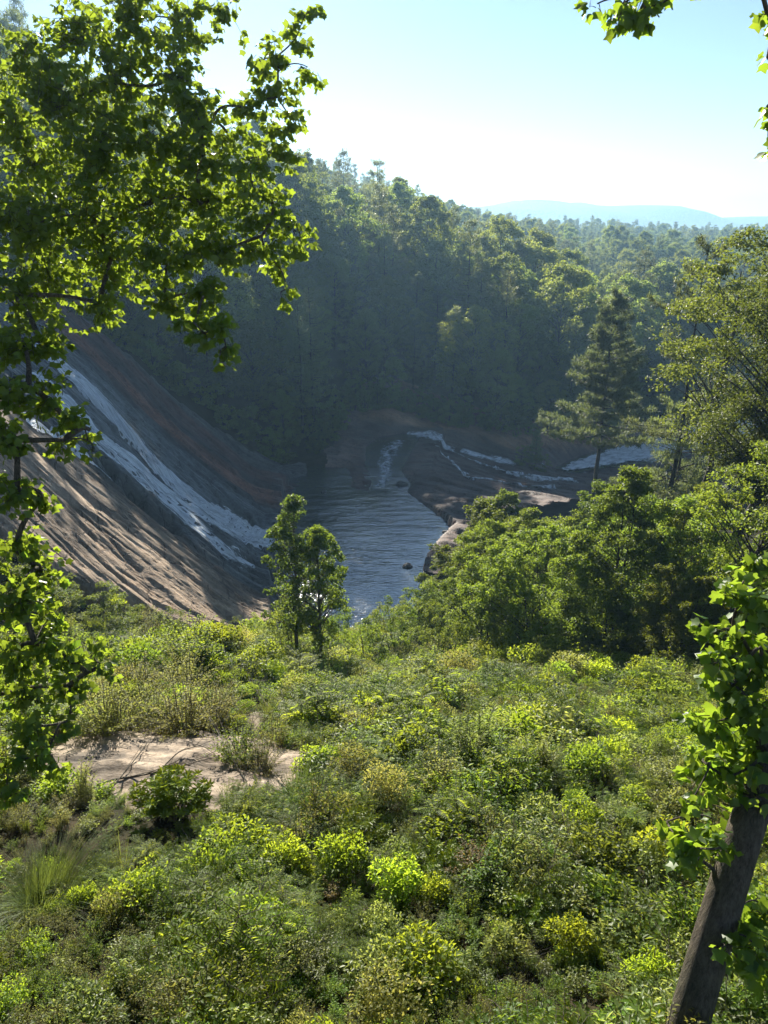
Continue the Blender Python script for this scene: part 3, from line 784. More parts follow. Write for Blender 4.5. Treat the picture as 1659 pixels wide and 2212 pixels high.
def pine(seed, H, RAD, bole, whorl=.95, limbs=5, tufts=16, blades=9, nl=.34, sag=.10, up=.12, prof=None, lean=(0, 0), gap=.0, trunk_r=None, sparse=.1):
    """White pine: straight trunk, whorls of level limbs, flat plumes of needles."""
    rng = np.random.default_rng(seed)
    tb, cb = MB(), MB()
    tr = trunk_r or H * .011
    zs = np.linspace(0, H, 14); wob = np.cumsum(rng.normal(0, H * .0022, (14, 2)), 0)
    T = np.c_[lean[0] * zs / H + wob[:, 0], lean[1] * zs / H + wob[:, 1], zs]
    tb.tube(T, tr * (1 - .95 * zs / H) * (1 + .4 * np.exp(-zs / (H * .02))) + .012, 8)
    prof = prof or (lambda h: (1 - h) ** .75 * (.72 + .28 * min(1, h / .12)))
    z = bole; az = rng.random() * 6.28
    PP, DD, NN = [], [], []
    while z < H - .25:
        h = (z - bole) / (H - bole)
        for k in range(limbs + (h < .5)):
            if rng.random() < sparse: continue
            az += 2 * math.pi / limbs + rng.normal(0, .35)
            Lr = RAD * prof(h) * rng.uniform(.62, 1.12) + .25
            z1 = z + rng.normal(0, whorl * .22)
            A = np.array([np.interp(z1, zs, T[:, 0]), np.interp(z1, zs, T[:, 1]), z1])
            d = np.array([math.cos(az), math.sin(az), 0])
            rise = (up + .55 * h * h) * Lr
            E_ = A + d * Lr + np.array([0, 0, rise])
            mid = A + d * Lr * .5 - np.array([0, 0, sag * Lr * (1 - h)])
            B = bez(A, mid, E_, 7)
            tb.tube(B, np.linspace(.012 * Lr + .015, .008, 7), 4)
            nt = max(4, int(tufts * (Lr / RAD) ** .8))
            t = rng.uniform(.22, 1, nt) ** .8
            side = np.array([-d[1], d[0], 0])
            Q = np.stack([np.interp(t, np.linspace(0, 1, 7), B[:, c]) for c in range(3)], -1)
            wid = Lr * .26 * np.sin(np.pi * np.clip(t, .1, .95)) ** .6
            o = rng.uniform(-1, 1, nt)
            Q = Q + side * (o * wid)[:, None] + np.array([0, 0, 1]) * rng.normal(.05, .07, nt)[:, None] * (1 + Lr * .15)
            tw = unit(d * .8 + side * (o * .9)[:, None] + np.array([0, 0, .35]))
            for j in range(nt):
                m = blades
                dd = unit(tw[j] * .55 + rdir(rng, m) * .8 + np.array([0, 0, .22]))
                PP.append(np.repeat(Q[j][None], m, 0) + rng.normal(0, nl * .28, (m, 3))); DD.append(dd)
                NN.append(unit(np.array([0, 0, 1.0]) + rdir(rng, m) * .5))
        z += whorl * rng.uniform(.7, 1.3) * (1 - .2 * h) * (1 + gap * (rng.random() < .25) * 1.5)
    P = np.concatenate(PP); D = np.concatenate(DD); Nn = np.concatenate(NN)
    cb.leaves(P, D, Nn, nl * rng.uniform(.7, 1.3, len(P)), nl * .20, rng, fold=.1, droop=.05)
    return tb, cb

def pair(name, tbcb, bark, leafm):
    """Trunk mesh, crown mesh and one combined mesh for the mass of far trees."""
    tb, cb = tbcb
    tm = tb.mesh(name + '_trunk', [bark], True); cm = cb.mesh(name + '_crown', [leafm])
    return tm, cm

def combined(name, tbcb, bark, leafm):
    tb, cb = tbcb
    V1, F1, r1, _ = tb.arrays(); V2, F2, r2, _ = cb.arrays()
    return new_mesh(name, np.r_[V1, V2], np.r_[F1, F2 + len(V1)], [bark, leafm], np.r_[r1, r2], np.r_[np.zeros(len(F1)), np.ones(len(F2))])

def plant_tree(name, label, cat, meshes, loc, rz=0, sc=1.0, group=None):
    t = thing(name, label, cat, loc, rz, sc, group)
    a = bpy.data.objects.new('trunk', meshes[0]); coll.objects.link(a); a.parent = t
    b = bpy.data.objects.new('crown', meshes[1]); coll.objects.link(b); b.parent = t
    return t

# ------------------------------------------------------------------ scattering by geometry nodes (for what nobody could count)
def scatter(name, protos, P, rot, sc, idx, **props):
    pc = bpy.data.collections.new(name + '_kinds')
    for i, me in enumerate(protos):
        po = bpy.data.objects.new('%s_kind_%03d' % (name, i), me); pc.objects.link(po)
    me = bpy.data.meshes.new(name)
    n = len(P); me.vertices.add(n); me.vertices.foreach_set('co', np.asarray(P, np.float32).ravel())
    me.attributes.new('rot', 'FLOAT_VECTOR', 'POINT').data.foreach_set('vector', np.asarray(rot, np.float32).ravel())
    me.attributes.new('sc', 'FLOAT_VECTOR', 'POINT').data.foreach_set('vector', np.asarray(sc, np.float32).ravel())
    me.attributes.new('idx', 'INT', 'POINT').data.foreach_set('value', np.asarray(idx, np.int32))
    ng = bpy.data.node_groups.new(name + '_scatter', 'GeometryNodeTree')
    ng.interface.new_socket('Geometry', in_out='INPUT', socket_type='NodeSocketGeometry')
    ng.interface.new_socket('Geometry', in_out='OUTPUT', socket_type='NodeSocketGeometry')
    N, L = ng.nodes, ng.links
    gi = N.new('NodeGroupInput'); go = N.new('NodeGroupOutput')
    ci = N.new('GeometryNodeCollectionInfo'); ci.inputs['Collection'].default_value = pc
    ci.inputs['Separate Children'].default_value = True; ci.inputs['Reset Children'].default_value = True
    ip = N.new('GeometryNodeInstanceOnPoints'); ip.inputs['Pick Instance'].default_value = True
    def na(nm, ty):
        a = N.new('GeometryNodeInputNamedAttribute'); a.data_type = ty; a.inputs['Name'].default_value = nm
        return [s for s in a.outputs if s.enabled][0]
    L.new(gi.outputs[0], ip.inputs['Points']); L.new(ci.outputs[0], ip.inputs['Instance'])
    L.new(na('idx', 'INT'), ip.inputs['Instance Index']); L.new(na('sc', 'FLOAT_VECTOR'), ip.inputs['Scale'])
    er = N.new('FunctionNodeEulerToRotation'); L.new(na('rot', 'FLOAT_VECTOR'), er.inputs[0]); L.new(er.outputs[0], ip.inputs['Rotation'])
    L.new(ip.outputs[0], go.inputs[0])
    o = obj(name, me, **props)
    md = o.modifiers.new('scatter', 'NODES'); md.node_group = ng
    return o

# ------------------------------------------------------------------ forest on the far side
FB = []
for i, (H, r, b, tp) in enumerate([(22, 5.2, 5, .62), (25, 4.6, 7, .7), (19, 5.6, 4, .58), (24, 5.0, 6, .66), (20, 4.2, 4, .74), (17, 4.8, 3, .6)]):
    FB.append(broadleaf(100 + i, H, r * 1.25, b, 100, 180, .40, top=tp, cl=.9, flat=.95))
FP = []
for i, (H, r, b) in enumerate([(25, 5.6, 6), (27, 6.0, 8), (22, 5.4, 4), (25, 5.0, 7)]):
    FP.append(pine(200 + i, H, r, b, whorl=1.2, limbs=5, tufts=24, blades=9, nl=.6, sparse=.16, prof=lambda h: (1 - h) ** .6 * (.8 + .2 * math.sin(h * 23))))
FBm = [pair('forest_broadleaf', t, M['dark_bark'], M['broad_leaf']) for t in FB]
FPm = [pair('forest_pine', t, M['dark_bark'], M['needle']) for t in FP]
FBc = [combined('forest_broadleaf', t, M['dark_bark'], M['broad_leaf']) for t in FB]
FPc = [combined('forest_pine', t, M['dark_bark'], M['needle']) for t in FP]

rngf = np.random.default_rng(5)
def jitter(x0, x1, y0, y1, s):
    X, Y = np.meshgrid(np.arange(x0, x1, s), np.arange(y0, y1, s))
    X = X.ravel() + rngf.uniform(-.42, .42, X.size) * s; Y = Y.ravel() + rngf.uniform(-.42, .42, Y.size) * s
    return X, Y

bands = [(84, 190, 7.0), (190, 330, 7.8), (330, 560, 8.8), (560, 950, 11)]
fx, fy_ = [], []
for y0, y1, s in bands:
    X, Y = jitter(-.78 * y1 - 12, .72 * y1 + 10, y0, y1, s)
    fx.append(X); fy_.append(Y)
fx = np.concatenate(fx); fy_ = np.concatenate(fy_)
BASE = [(-400, 60), (-75, 92), (-46, 107), (-33, 114.5), (-27, 117.5), (-19, 122), (-12.5, 130), (-9.5, 139), (-4, 148.5), (8, 150), (16, 147.5), (26, 145.5), (36, 150.5), (47, 158), (57, 172), (71, 189), (110, 212), (200, 252), (420, 330), (3000, 800), (3000, 4000), (-3000, 4000), (-3000, 60)]
RIGHT = [(58, 118), (92, 146), (140, 178), (220, 222), (430, 300), (900, 400), (900, 84), (80, 84)]
sdF = psd(fx, fy_, BASE); sdR = psd(fx, fy_, RIGHT)
ok = ((sdF > 1.0) | (sdR > 1.0)) & (fx / (fy_ + 4) > -.74) & (fx / (fy_ + 4) < .70)
ok &= (slide_mask(fx, fy_) < .2)
fx, fy_, sdF = fx[ok], fy_[ok], sdF[ok]
fz = height(fx, fy_) - .4
pine_p = np.clip(.33 + .5 * fbm(fx * .012, fy_ * .012, 301, 3) + .10 * sstep(150, 300, fy_), .1, .7)
is_pine = rngf.random(len(fx)) < pine_p
is_pine &= sdF > 3
fsc = (1.02 + .30 * rngf.normal(size=len(fx)).clip(-1.3, 1.3)) * np.where(sdF < 6, rngf.uniform(.5, 1.0, len(fx)), 1) * np.where((sdF < 26) & (fx > -14) & (fx < 18), .64, 1) * np.where((sdF < 15) & (fx < -16) & (fx > -60) & (fy_ < 150), .72, 1) * np.where((fx > -75) & (fx < -5) & (fy_ > 140) & (fy_ < 240), 1.05, 1)
fsc = fsc * np.where(fy_ > 240, .84, 1)
frz = rngf.uniform(0, 6.28, len(fx))
dist = np.hypot(fx, fy_)
def region(x, y, s):
    row = 'front row' if s < 7 else 'second row' if s < 15 else 'deeper woods' if s < 32 else 'upper woods'
    if x < -20:
        pl = 'beside the upper rock slide' if y < 112 else 'behind the foot of the rock slide' if y < 150 else 'high on the left hillside' if y < 215 else 'along the left ridge'
    elif x < 12: pl = 'behind the dark corner of the pool' if x < -4 else 'behind the pool outlet'
    elif x < 40: pl = 'behind the white cascades' if y < 200 else 'on the rise past the cascades'
    else: pl = 'along the lower river' if y < 215 else 'on the slopes beyond the river'
    return row + ' ' + pl
vis = (np.abs(fx / (fy_ * CP - fz * SP + 1e-6)) < .60)
solo = np.zeros(len(fx), bool)
for kind, nmax in ((False, 290), (True, 230)):
    k = np.where((is_pine == kind) & vis)[0]
    solo[k[np.argsort(dist[k])][:nmax]] = True
for i in np.where(solo)[0]:
    reg = region(fx[i], fy_[i], sdF[i]); sz = 'extra tall ' if fsc[i] > 1.15 else 'short ' if fsc[i] < .8 else ''; j = int(rngf.integers(0, 100))
    s = (fsc[i] * rngf.uniform(.9, 1.1), fsc[i] * rngf.uniform(.9, 1.1), fsc[i])
    if is_pine[i]:
        plant_tree('pine_tree', sz + 'pine in the ' + reg, 'pine tree', FPm[j % len(FPm)], (fx[i], fy_[i], fz[i]), frz[i], s, 'pines in the ' + reg)
    else:
        plant_tree('broadleaf_tree', sz + 'round leafy tree in the ' + reg, 'tree', FBm[j % len(FBm)], (fx[i], fy_[i], fz[i]), frz[i], s, 'leafy trees in the ' + reg)
r_ = ~solo
nr = int(r_.sum())
idx = np.where(is_pine[r_], len(FBc) + rngf.integers(0, len(FPc), nr), rngf.integers(0, len(FBc), nr))
scatter('forest', FBc + FPc, np.c_[fx[r_], fy_[r_], fz[r_]], np.c_[np.zeros(nr), np.zeros(nr), frz[r_]], np.repeat(fsc[r_][:, None], 3, 1), idx, kind='stuff', label='unbroken mass of distant forest covering the far ridges')
# low growth at the foot of the forest
X, Y = jitter(-90, 130, 84, 240, 1.9)
s1 = psd(X, Y, BASE)
k = (s1 > -1.6) & (s1 < 5.5) & (slide_mask(X, Y) < .3) & (rngf.random(len(X)) < .55) & (psd(X, Y, POOL) < -.6)
X, Y = X[k], Y[k]; n = len(X)
LOWB = [broadleaf(150 + i, 4.2, 2.0, .2, 26, 130, .30, top=.7, skirt=1) for i in range(3)]
LOWC = [combined('understory', t, M['dark_bark'], M['broad_leaf']) for t in LOWB]
scatter('understory', LOWC, np.c_[X, Y, surface(X, Y) - .2], np.c_[np.zeros(n), np.zeros(n), rngf.uniform(0, 6.28, n)],
        np.repeat(rngf.uniform(.4, 1.25, n)[:, None], 3, 1), rngf.integers(0, 3, n), kind='stuff', label='dark low bushes along the foot of the far forest')
print('forest', len(fx), 'solo', int(solo.sum()), 'low', n)
# ------------------------------------------------------------------ trees of the middle ground
def gz(x, y): return float(height(np.array([x]), np.array([y]))[0])

TH = [pair('thicket_tree', broadleaf(400 + i, H, r, .6, 170, 300, .16, top=tp, stems=st, skirt=1, trunk_r=.10, cl=.85), M['dark_bark'], M['thicket_leaf'])
      for i, (H, r, tp, st) in enumerate([(11, 3.4, .72, 3), (12.5, 3.0, .8, 2), (10, 3.8, .66, 3), (13, 3.5, .76, 2)])]
THICKET = [  # x, y, height factor, mesh, what singles it out
    (4.2, 50, .62, 2, 'low leafy tree at the pool end of the sunlit thicket'),
    (7.0, 46, .78, 0, 'bushy small tree second from the pool end of the thicket'),
    (5.6, 58, .72, 1, 'small tree overhanging the dark rocks at the pool edge'),
    (9.6, 53, 1.02, 3, 'tall leafy tree at the shoulder of the sunlit thicket'),
    (10.8, 43.5, .86, 2, 'broad dark-bottomed tree at the front of the thicket shade'),
    (14.6, 43, .95, 1, 'bright topped tree in the middle of the thicket front'),
    (14.2, 52, 1.10, 0, 'rounded tree in the second row behind the thicket front'),
    (18.4, 41.5, .98, 2, 'wide tree at the thicket front below the leaning dark trunk'),
    (18.8, 51, 1.12, 3, 'tall thicket tree just left of the big dark trunk'),
    (22.6, 44, 1.0, 0, 'dense thicket tree under the big dark trunk'),
    (12.0, 64, 1.12, 1, 'thicket tree in front of the braided white rivulets'),
    (17.5, 63, 1.1, 2, 'sunlit yellow-green tree top below the lone pine'),
    (23.0, 60, 1.0, 3, 'sunlit tree top between the lone pine and the twin pines'),
    (28.0, 57, .82, 0, 'sunlit tree top at the foot of the twin pine trunks'),
    (34.0, 63, .8, 1, 'leafy tree right of the twin pine trunks'),
    (28.5, 49, .85, 2, 'dark leafy tree at the right edge of the thicket'),
    (20.5, 34.5, .72, 3, 'shaded leafy tree below the right edge of the thicket'),
    (16.0, 36.5, .55, 0, 'low shaded tree on the shadow line of the slope'),
    (23.5, 73, .85, 2, 'tree top seen against the river behind the thicket'),
    (34.0, 76, .7, 0, 'farthest tree top of the thicket beside the river'),
    (25.5, 38.0, .95, 1, 'shadowy tree behind the leaning small trunk'),
]
rngm = np.random.default_rng(77)
for x, y, s, m, lab in THICKET:
    plant_tree('thicket_tree', lab, 'tree', TH[m], (x, y - (3.0 if y < 47 else 0), gz(x, y - (3.0 if y < 47 else 0)) - .15), rngm.uniform(0, 6.28), (s * 1.12, s * 1.12, s * (1.12 if y < 47 else 1.0)), 'leafy trees of the sunlit thicket')

# twin slender trees in front of the pool
TW = [pair('slender_tree', broadleaf(450, 11.3, 1.85, 2.6, 115, 150, .16, top=.72, trunk_r=.13, dense=.85), M['bark'], M['thicket_leaf']),
      pair('slender_tree', broadleaf(451, 10.2, 1.7, 2.4, 105, 150, .16, top=.74, trunk_r=.11, dense=.85), M['bark'], M['thicket_leaf'])]
p1 = at_y(640, 1420, 39.5); p2 = at_y(690, 1420, 38.4)
plant_tree('slender_tree', 'taller of two slender trees standing in front of the pool', 'tree', TW[0], (p1[0], p1[1], gz(p1[0], p1[1]) - .1), .4)
plant_tree('slender_tree', 'shorter yellow-green of two slender trees in front of the pool', 'tree', TW[1], (p2[0], p2[1], gz(p2[0], p2[1]) - .1), 2.1)
LB = [pair('pool_bush', broadleaf(460 + i, 4.6, 2.1, .2, 50, 150, .13, top=.7, skirt=1, stems=3, trunk_r=.05), M['dark_bark'], M['thicket_leaf']) for i in range(3)]
for x, y, s, lab in [(-6.2, 41, .95, 'bush at the foot of the taller slender tree by the rock slide'), (-1.0, 41.5, .9, 'bush right of the two slender trees'), (.9, 45, .95, 'bush on the bank at the pool outlet side'),
                     (2.6, 47, 1.0, 'bush between the slender trees and the thicket'), (-3.4, 46, 1.0, 'bush behind the two slender trees'), (3.6, 42.5, .7, 'low bush at the corner of the thicket shade'),
                     (-8.6, 46, .75, 'bush at the lower tip of the bare rock slope'), (-.6, 52, .95, 'bush right on the near shore of the pool'), (2.8, 55, .9, 'bush over the near corner of the pool')]:
    plant_tree('pool_bush', lab, 'bush', LB[rngm.integers(0, 3)], (x, y, gz(x, y) - .1), rngm.uniform(0, 6.28), s, 'bushes along the near bank of the pool')

# big trees at the right
M['oak_leaf'] = leaf_mat('oak_leaf', (.028, .058, .010), (.09, .13, .024), (.46, .58, .06), .36, .5, .22)
BT = pair('big_tree', broadleaf(470, 28.5, 3.8, 12.2, 260, 330, .15, flat=.95, top=.62, trunk_r=.40, lean=(4.2, 0), skirt=1, cl=1.15), M['dark_bark'], M['oak_leaf'])
plant_tree('big_tree', 'big leafy tree on a thick dark trunk right of the twin pines', 'tree', BT, (19.8, 40.0, gz(19.8, 40) - .2), 0.0)
BT2 = pair('big_tree', broadleaf(471, 31, 5.0, 17, 80, 260, .22, top=.6, trunk_r=.36, lean=(.5, 0), dense=.8), M['dark_bark'], M['oak_leaf'])
plant_tree('big_tree', 'tallest sparse-topped tree rising above the right edge of the valley', 'tree', BT2, (23.4, 48.0, gz(23.4, 48) - .2), 1.0)
BT3 = pair('leaning_tree', broadleaf(472, 13.5, 3.0, 5.2, 80, 200, .16, top=.66, trunk_r=.20, lean=(2.4, .5)), M['dark_bark'], M['thicket_leaf'])
plant_tree('leaning_tree', 'small tree with a leaning dark trunk below the big tree', 'tree', BT3, (16.9, 31.5, gz(16.9, 31.5) - .15), .0)

# pines
PA = pair('tall_pine', pine(480, 36.5, 7.0, 15.5, whorl=1.5, limbs=4, tufts=46, blades=18, nl=.36, up=.05, sag=.02, gap=.9, trunk_r=.36, sparse=.22,
          prof=lambda h: (.55 + .45 * math.sin(3.1 * min(1, h * 1.1) + .2)) * (1 - h) ** .3), M['dark_bark'], M['needle'])
plant_tree('tall_pine', 'taller of the twin pines with bare trunk and shelving branches', 'pine tree', PA, (26.4, 62, gz(26.4, 62) - .2), .6)
PB = pair('short_pine', pine(481, 23.5, 6.0, 14.5, whorl=1.3, limbs=5, tufts=46, blades=18, nl=.36, up=-.05, sag=-.12, gap=.4, trunk_r=.27, sparse=.1,
          prof=lambda h: (1 - h) ** .45), M['dark_bark'], M['needle'])
plant_tree('short_pine', 'shorter of the twin pines with drooping flat crown', 'pine tree', PB, (28.2, 64, gz(28.2, 64) - .2), 2.0)
PC = pair('lone_pine', pine(482, 31.0, 9.6, 11.5, whorl=1.2, limbs=7, tufts=64, blades=20, nl=.46, up=.10, sag=.06, gap=.3, trunk_r=.33, sparse=.12,
          prof=lambda h: (1 - h) ** .85 * (.8 + .2 * math.sin(h * 17))), M['dark_bark'], M['needle'])
p = at_y(1290, 1010, 95)
plant_tree('lone_pine', 'lone conical pine standing above the white cascades', 'pine tree', PC, (p[0], 95, gz(p[0], 95) - .2), 1.3)
SPm = pair('small_pine', pine(483, 7.5, 2.0, 1.6, whorl=.6, limbs=5, tufts=12, blades=10, nl=.36, trunk_r=.08), M['dark_bark'], M['needle'])
p = at_z(1155, 1005, -43.6)
plant_tree('small_pine', 'small dark pine among the cascades on the rock shelf', 'pine tree', SPm, (p[0], p[1], float(surface(p[0], p[1])[0]) - .2), .3, 1.0)
for k, (u, v, s, lab) in enumerate([(1125, 1005, .85, 'dark bush on the rock shelf left of the small pine'), (1165, 1012, .8, 'dark bush on the rock shelf right of the small pine')]):
    q = at_z(u, v, -43.6)
    plant_tree('shelf_bush', lab, 'bush', LB[k], (q[0], q[1], float(surface(q[0], q[1])[0]) - .2), k * 2.0, s)

# boulders in the pool
def boulder(seed, r):
    rng = np.random.default_rng(seed)
    n, m = 14, 20
    th = np.linspace(.02, math.pi - .02, n)[:, None]; ph = np.linspace(0, 2 * math.pi, m, endpoint=False)[None]
    x = np.sin(th) * np.cos(ph); y = np.sin(th) * np.sin(ph); z = np.cos(th) + 0 * ph
    k = 1 + .35 * fbm(x * 1.7 + seed, y * 1.7 + z * 1.3, seed, 3)
    V = np.stack([x * k * r * 1.25, y * k * r, z * k * r * .7], -1).reshape(-1, 3)
    i = np.arange(n - 1)[:, None] * m; j = np.arange(m)[None]
    F = np.stack([i + j, i + m + j, i + m + (j + 1) % m, i + (j + 1) % m], -1).reshape(-1, 4)
    nV = len(V)
    return new_mesh('boulder', V, F, M['rock'], smooth=True, cols=dict(tint=np.tile((.09, .08, .075), (nV, 1)), wet=np.full(nV, .5), flow=V * .8))
for i, (u, v, r, lab) in enumerate([(880, 1222, .55, 'small dark boulder standing in the pool near the bank'), (868, 1046, .8, 'dark boulder in the outlet channel of the pool'),
                                    (962, 1148, .35, 'little rock awash at the right edge of the pool'), (700, 1062, .4, 'low rock in the dark back corner of the pool'), (845, 975, .5, 'rock breaking the riffle at the far outlet')]):
    q = at_z(u, v, -39.9)
    obj('boulder', boulder(500 + i, r), loc=(q[0], q[1], -39.98), label=lab, category='boulder')
# stranded dead branch on the far shelf
db = MB(); rr = np.random.default_rng(3)
q = at_z(822, 938, -38.5)
for k in range(5):
    d = np.array([rr.uniform(-2.2, 2.2), rr.uniform(-.4, .4), rr.uniform(.2, 1.6)])
    db.tube(bez(np.zeros(3), d * .5 + rr.normal(0, .2, 3), d, 6), np.linspace(.09, .02, 6), 5)
obj('dead_branch', db.mesh('dead_branch', [M['twig']]), loc=(q[0], q[1], float(surface(q[0], q[1])[0])), label='pale dead branch stranded on the rock at the pool outlet', category='branch')

# ------------------------------------------------------------------ low plants
def stems_of(rng, n, h, Rr, m=6, curve=.5):
    out = []
    for k in range(n):
        az = rng.uniform(0, 6.28); r0 = Rr * .35 * rng.random() ** .5; r1 = Rr * (rng.random() ** .6)
        hh = h * rng.uniform(.6, 1.05) * (1 - .35 * (r1 / Rr) ** 2)
        A = np.array([r0 * math.cos(az), r0 * math.sin(az), -.1]); az2 = az + rng.normal(0, .4)
        E_ = np.array([r1 * math.cos(az2), r1 * math.sin(az2), hh])
        Mi = np.array([A[0] * (1 - curve) + E_[0] * .2, A[1] * (1 - curve) + E_[1] * .2, hh * .75])
        out.append(bez(A, Mi, E_, m))
    return out

def herb(seed, h, Rr, nst, nlf, L, W, leafm, lo=.25, rough=.7, up=.25, stemm='twig'):
    rng = np.random.default_rng(seed); b = MB()
    for S in stems_of(rng, nst, h, Rr):
        b.tube(S, np.linspace(.008, .003, len(S)), 3, m=1)
        t = np.sort(rng.uniform(lo, 1, nlf)); T = np.linspace(0, 1, len(S))
        P = np.stack([np.interp(t, T, S[:, c]) for c in range(3)], -1)
        az = np.arange(nlf) * 2.4 + rng.uniform(0, 6.28) + rng.normal(0, .4, nlf)
        D = np.c_[np.cos(az), np.sin(az), rng.normal(up, .3, nlf)]
        Nn = unit(np.c_[-.3 * np.cos(az), .55 - .3 * np.sin(az), np.ones(nlf)] + rdir(rng, nlf) * rough * .6)
        P = P + D * L * .25
        b.leaves(P, D, Nn, L * rng.uniform(.65, 1.2, nlf) * (1.1 - .4 * t), W * rng.uniform(.7, 1.2, nlf) * (1.1 - .4 * t), rng, droop=.2)
    return b.mesh('herb', [M[leafm], M[stemm]])

def pinnate(b, rng, A, E_, sagz, npair, L, W, taper=True, m=0):
    mid = (A + E_) / 2 + np.array([0, 0, sagz]); S = bez(A, mid, E_, 7)
    b.tube(S, np.linspace(.005, .002, 7), 3, m=1)
    t = np.linspace(.2, 1, npair); T = np.linspace(0, 1, 7)
    P = np.stack([np.interp(t, T, S[:, c]) for c in range(3)], -1)
    ax = unit(E_ - A); side = unit(np.cross(ax, [0, 0, 1])); nz = np.cross(side, ax)
    f = (np.sin(np.pi * np.clip(t * .85 + .12, 0, 1)) ** .7 if taper else np.ones(npair))
    for s in (-1, 1):
        D = side * s + ax * .45 + rng.normal(0, .08, (npair, 3)); Nn = np.repeat(nz[None], npair, 0) + np.array([0, .35, 0]) + rng.normal(0, .2, (npair, 3))
        b.leaves(P, D, Nn, L * f, W * (.5 + .5 * f), rng, droop=.15, m=m)

def compound(seed, h, Rr, nst, nfr, fl, npair, L, W, leafm):
    rng = np.random.default_rng(seed); b = MB()
    for S in stems_of(rng, nst, h, Rr):
        b.tube(S, np.linspace(.012, .005, len(S)), 4, m=1)
        for k in range(nfr):
            t = .45 + .55 * (k + 1) / nfr; T = np.linspace(0, 1, len(S)); A = np.array([np.interp(t, T, S[:, c]) for c in range(3)])
            az = k * 2.4 + rng.uniform(0, 1); d = np.array([math.cos(az), math.sin(az), rng.uniform(.1, .5)])
            pinnate(b, rng, A, A + d * fl * rng.uniform(.7, 1.1), fl * .18, npair, L, W)
    return b.mesh('compound', [M[leafm], M['twig']])

def fern(seed, n, Lf, npair, leafm='fern'):
    rng = np.random.default_rng(seed); b = MB()
    for k in range(n):
        az = k * 2.4 + rng.normal(0, .3); e = rng.uniform(.35, .8)
        d = np.array([math.cos(az) * math.cos(e), math.sin(az) * math.cos(e), math.sin(e)]) * Lf * rng.uniform(.75, 1.1)
        pinnate(b, rng, np.zeros(3), d - np.array([0, 0, Lf * .15]), Lf * .28, npair, Lf * .17, Lf * .045)
    return b.mesh('fern', [M[leafm], M['twig']])

def blades_mesh(seed, n, h, spread, wid, leafm='grass', seg=5, curl=1.0, lean=(0, 0)):
    rng = np.random.default_rng(seed); b = MB()
    az = rng.uniform(0, 6.28, n); r0 = spread * .3 * rng.random(n) ** .5
    L = h * rng.uniform(.55, 1.15, n); out = rng.uniform(.15, 1.0, n) * spread * curl
    base = np.c_[r0 * np.cos(az), r0 * np.sin(az), np.full(n, -.05)]; az2 = az + rng.normal(0, .5, n)
    dirh = np.c_[np.cos(az2), np.sin(az2), np.zeros(n)]; side = np.c_[-np.sin(az2), np.cos(az2), np.zeros(n)]
    t = np.linspace(0, 1, seg)
    Pt = base[:, None] + dirh[:, None] * (out[:, None] * t[None] ** 1.9)[..., None]
    Pt[..., :2] += (np.array(lean) * L[:, None])[:, None] * (t[None] ** 2)[..., None]
    Pt[..., 2] += L[:, None] * (t[None] * 1.25 - .55 * (out / (spread * curl))[:, None] * t[None] ** 2.6)
    w = (wid * rng.uniform(.6, 1.2, n))[:, None] * (1 - t[None] ** 2 * .95)
    V = np.stack([Pt - side[:, None] * w[..., None] * .5, Pt + side[:, None] * w[..., None] * .5], 2).reshape(n, seg * 2, 3)
    q = np.arange(seg - 1)[:, None] * 2 + np.array([0, 1, 3, 2])[None]
    F = (np.arange(n)[:, None, None] * seg * 2 + q[None]).reshape(-1, 4)
    b.add(V.reshape(-1, 3), F, np.repeat(rng.random(n), seg * 2))
    return b.mesh('grass_tuft', [M[leafm]])

def laurel(seed, h, Rr, nst, L, leafm='laurel'):
    rng = np.random.default_rng(seed); b = MB()
    for S in stems_of(rng, nst, h, Rr):
        b.tube(S, np.linspace(.012, .005, len(S)), 4, m=1)
        for tt, k in ((1.0, 9), (.86, 7), (.7, 6)):
            A = np.array([np.interp(tt, np.linspace(0, 1, len(S)), S[:, c]) for c in range(3)])
            az = np.arange(k) * 6.283 / k + rng.uniform(0, 6.28)
            D = np.c_[np.cos(az), np.sin(az), rng.normal(.75 * tt, .25, k)]
            Nn = np.c_[-np.cos(az) * .6, -np.sin(az) * .6, np.ones(k)]
            b.leaves(A + D * .01, D, Nn, L * rng.uniform(.7, 1.15, k), L * .36, rng, droop=.2)
    return b.mesh('laurel', [M[leafm], M['twig']])

def brush(seed, n, h, spread):
    rng = np.random.default_rng(seed); b = MB()
    for k in range(n):
        az = rng.uniform(0, 6.28); e = rng.uniform(.1, 1.0); L = h * rng.uniform(.5, 1.2)
        d = np.array([math.cos(az) * math.cos(e), math.sin(az) * math.cos(e), math.sin(e)]) * L
        A = np.array([rng.normal(0, spread * .4), rng.normal(0, spread * .4), 0])
        S = bez(A, A + d * .5 + rng.normal(0, L * .1, 3), A + d, 5); b.tube(S, np.linspace(.009, .003, 5), 3)
        for j in range(3):
            t0 = rng.integers(1, 4); d2 = unit(d + rng.normal(0, L * .6, 3)) * L * .4
            b.tube(bez(S[t0], S[t0] + d2 * .5, S[t0] + d2, 4), np.linspace(.005, .002, 4), 3)
    return b.mesh('brush', [M['twig']])

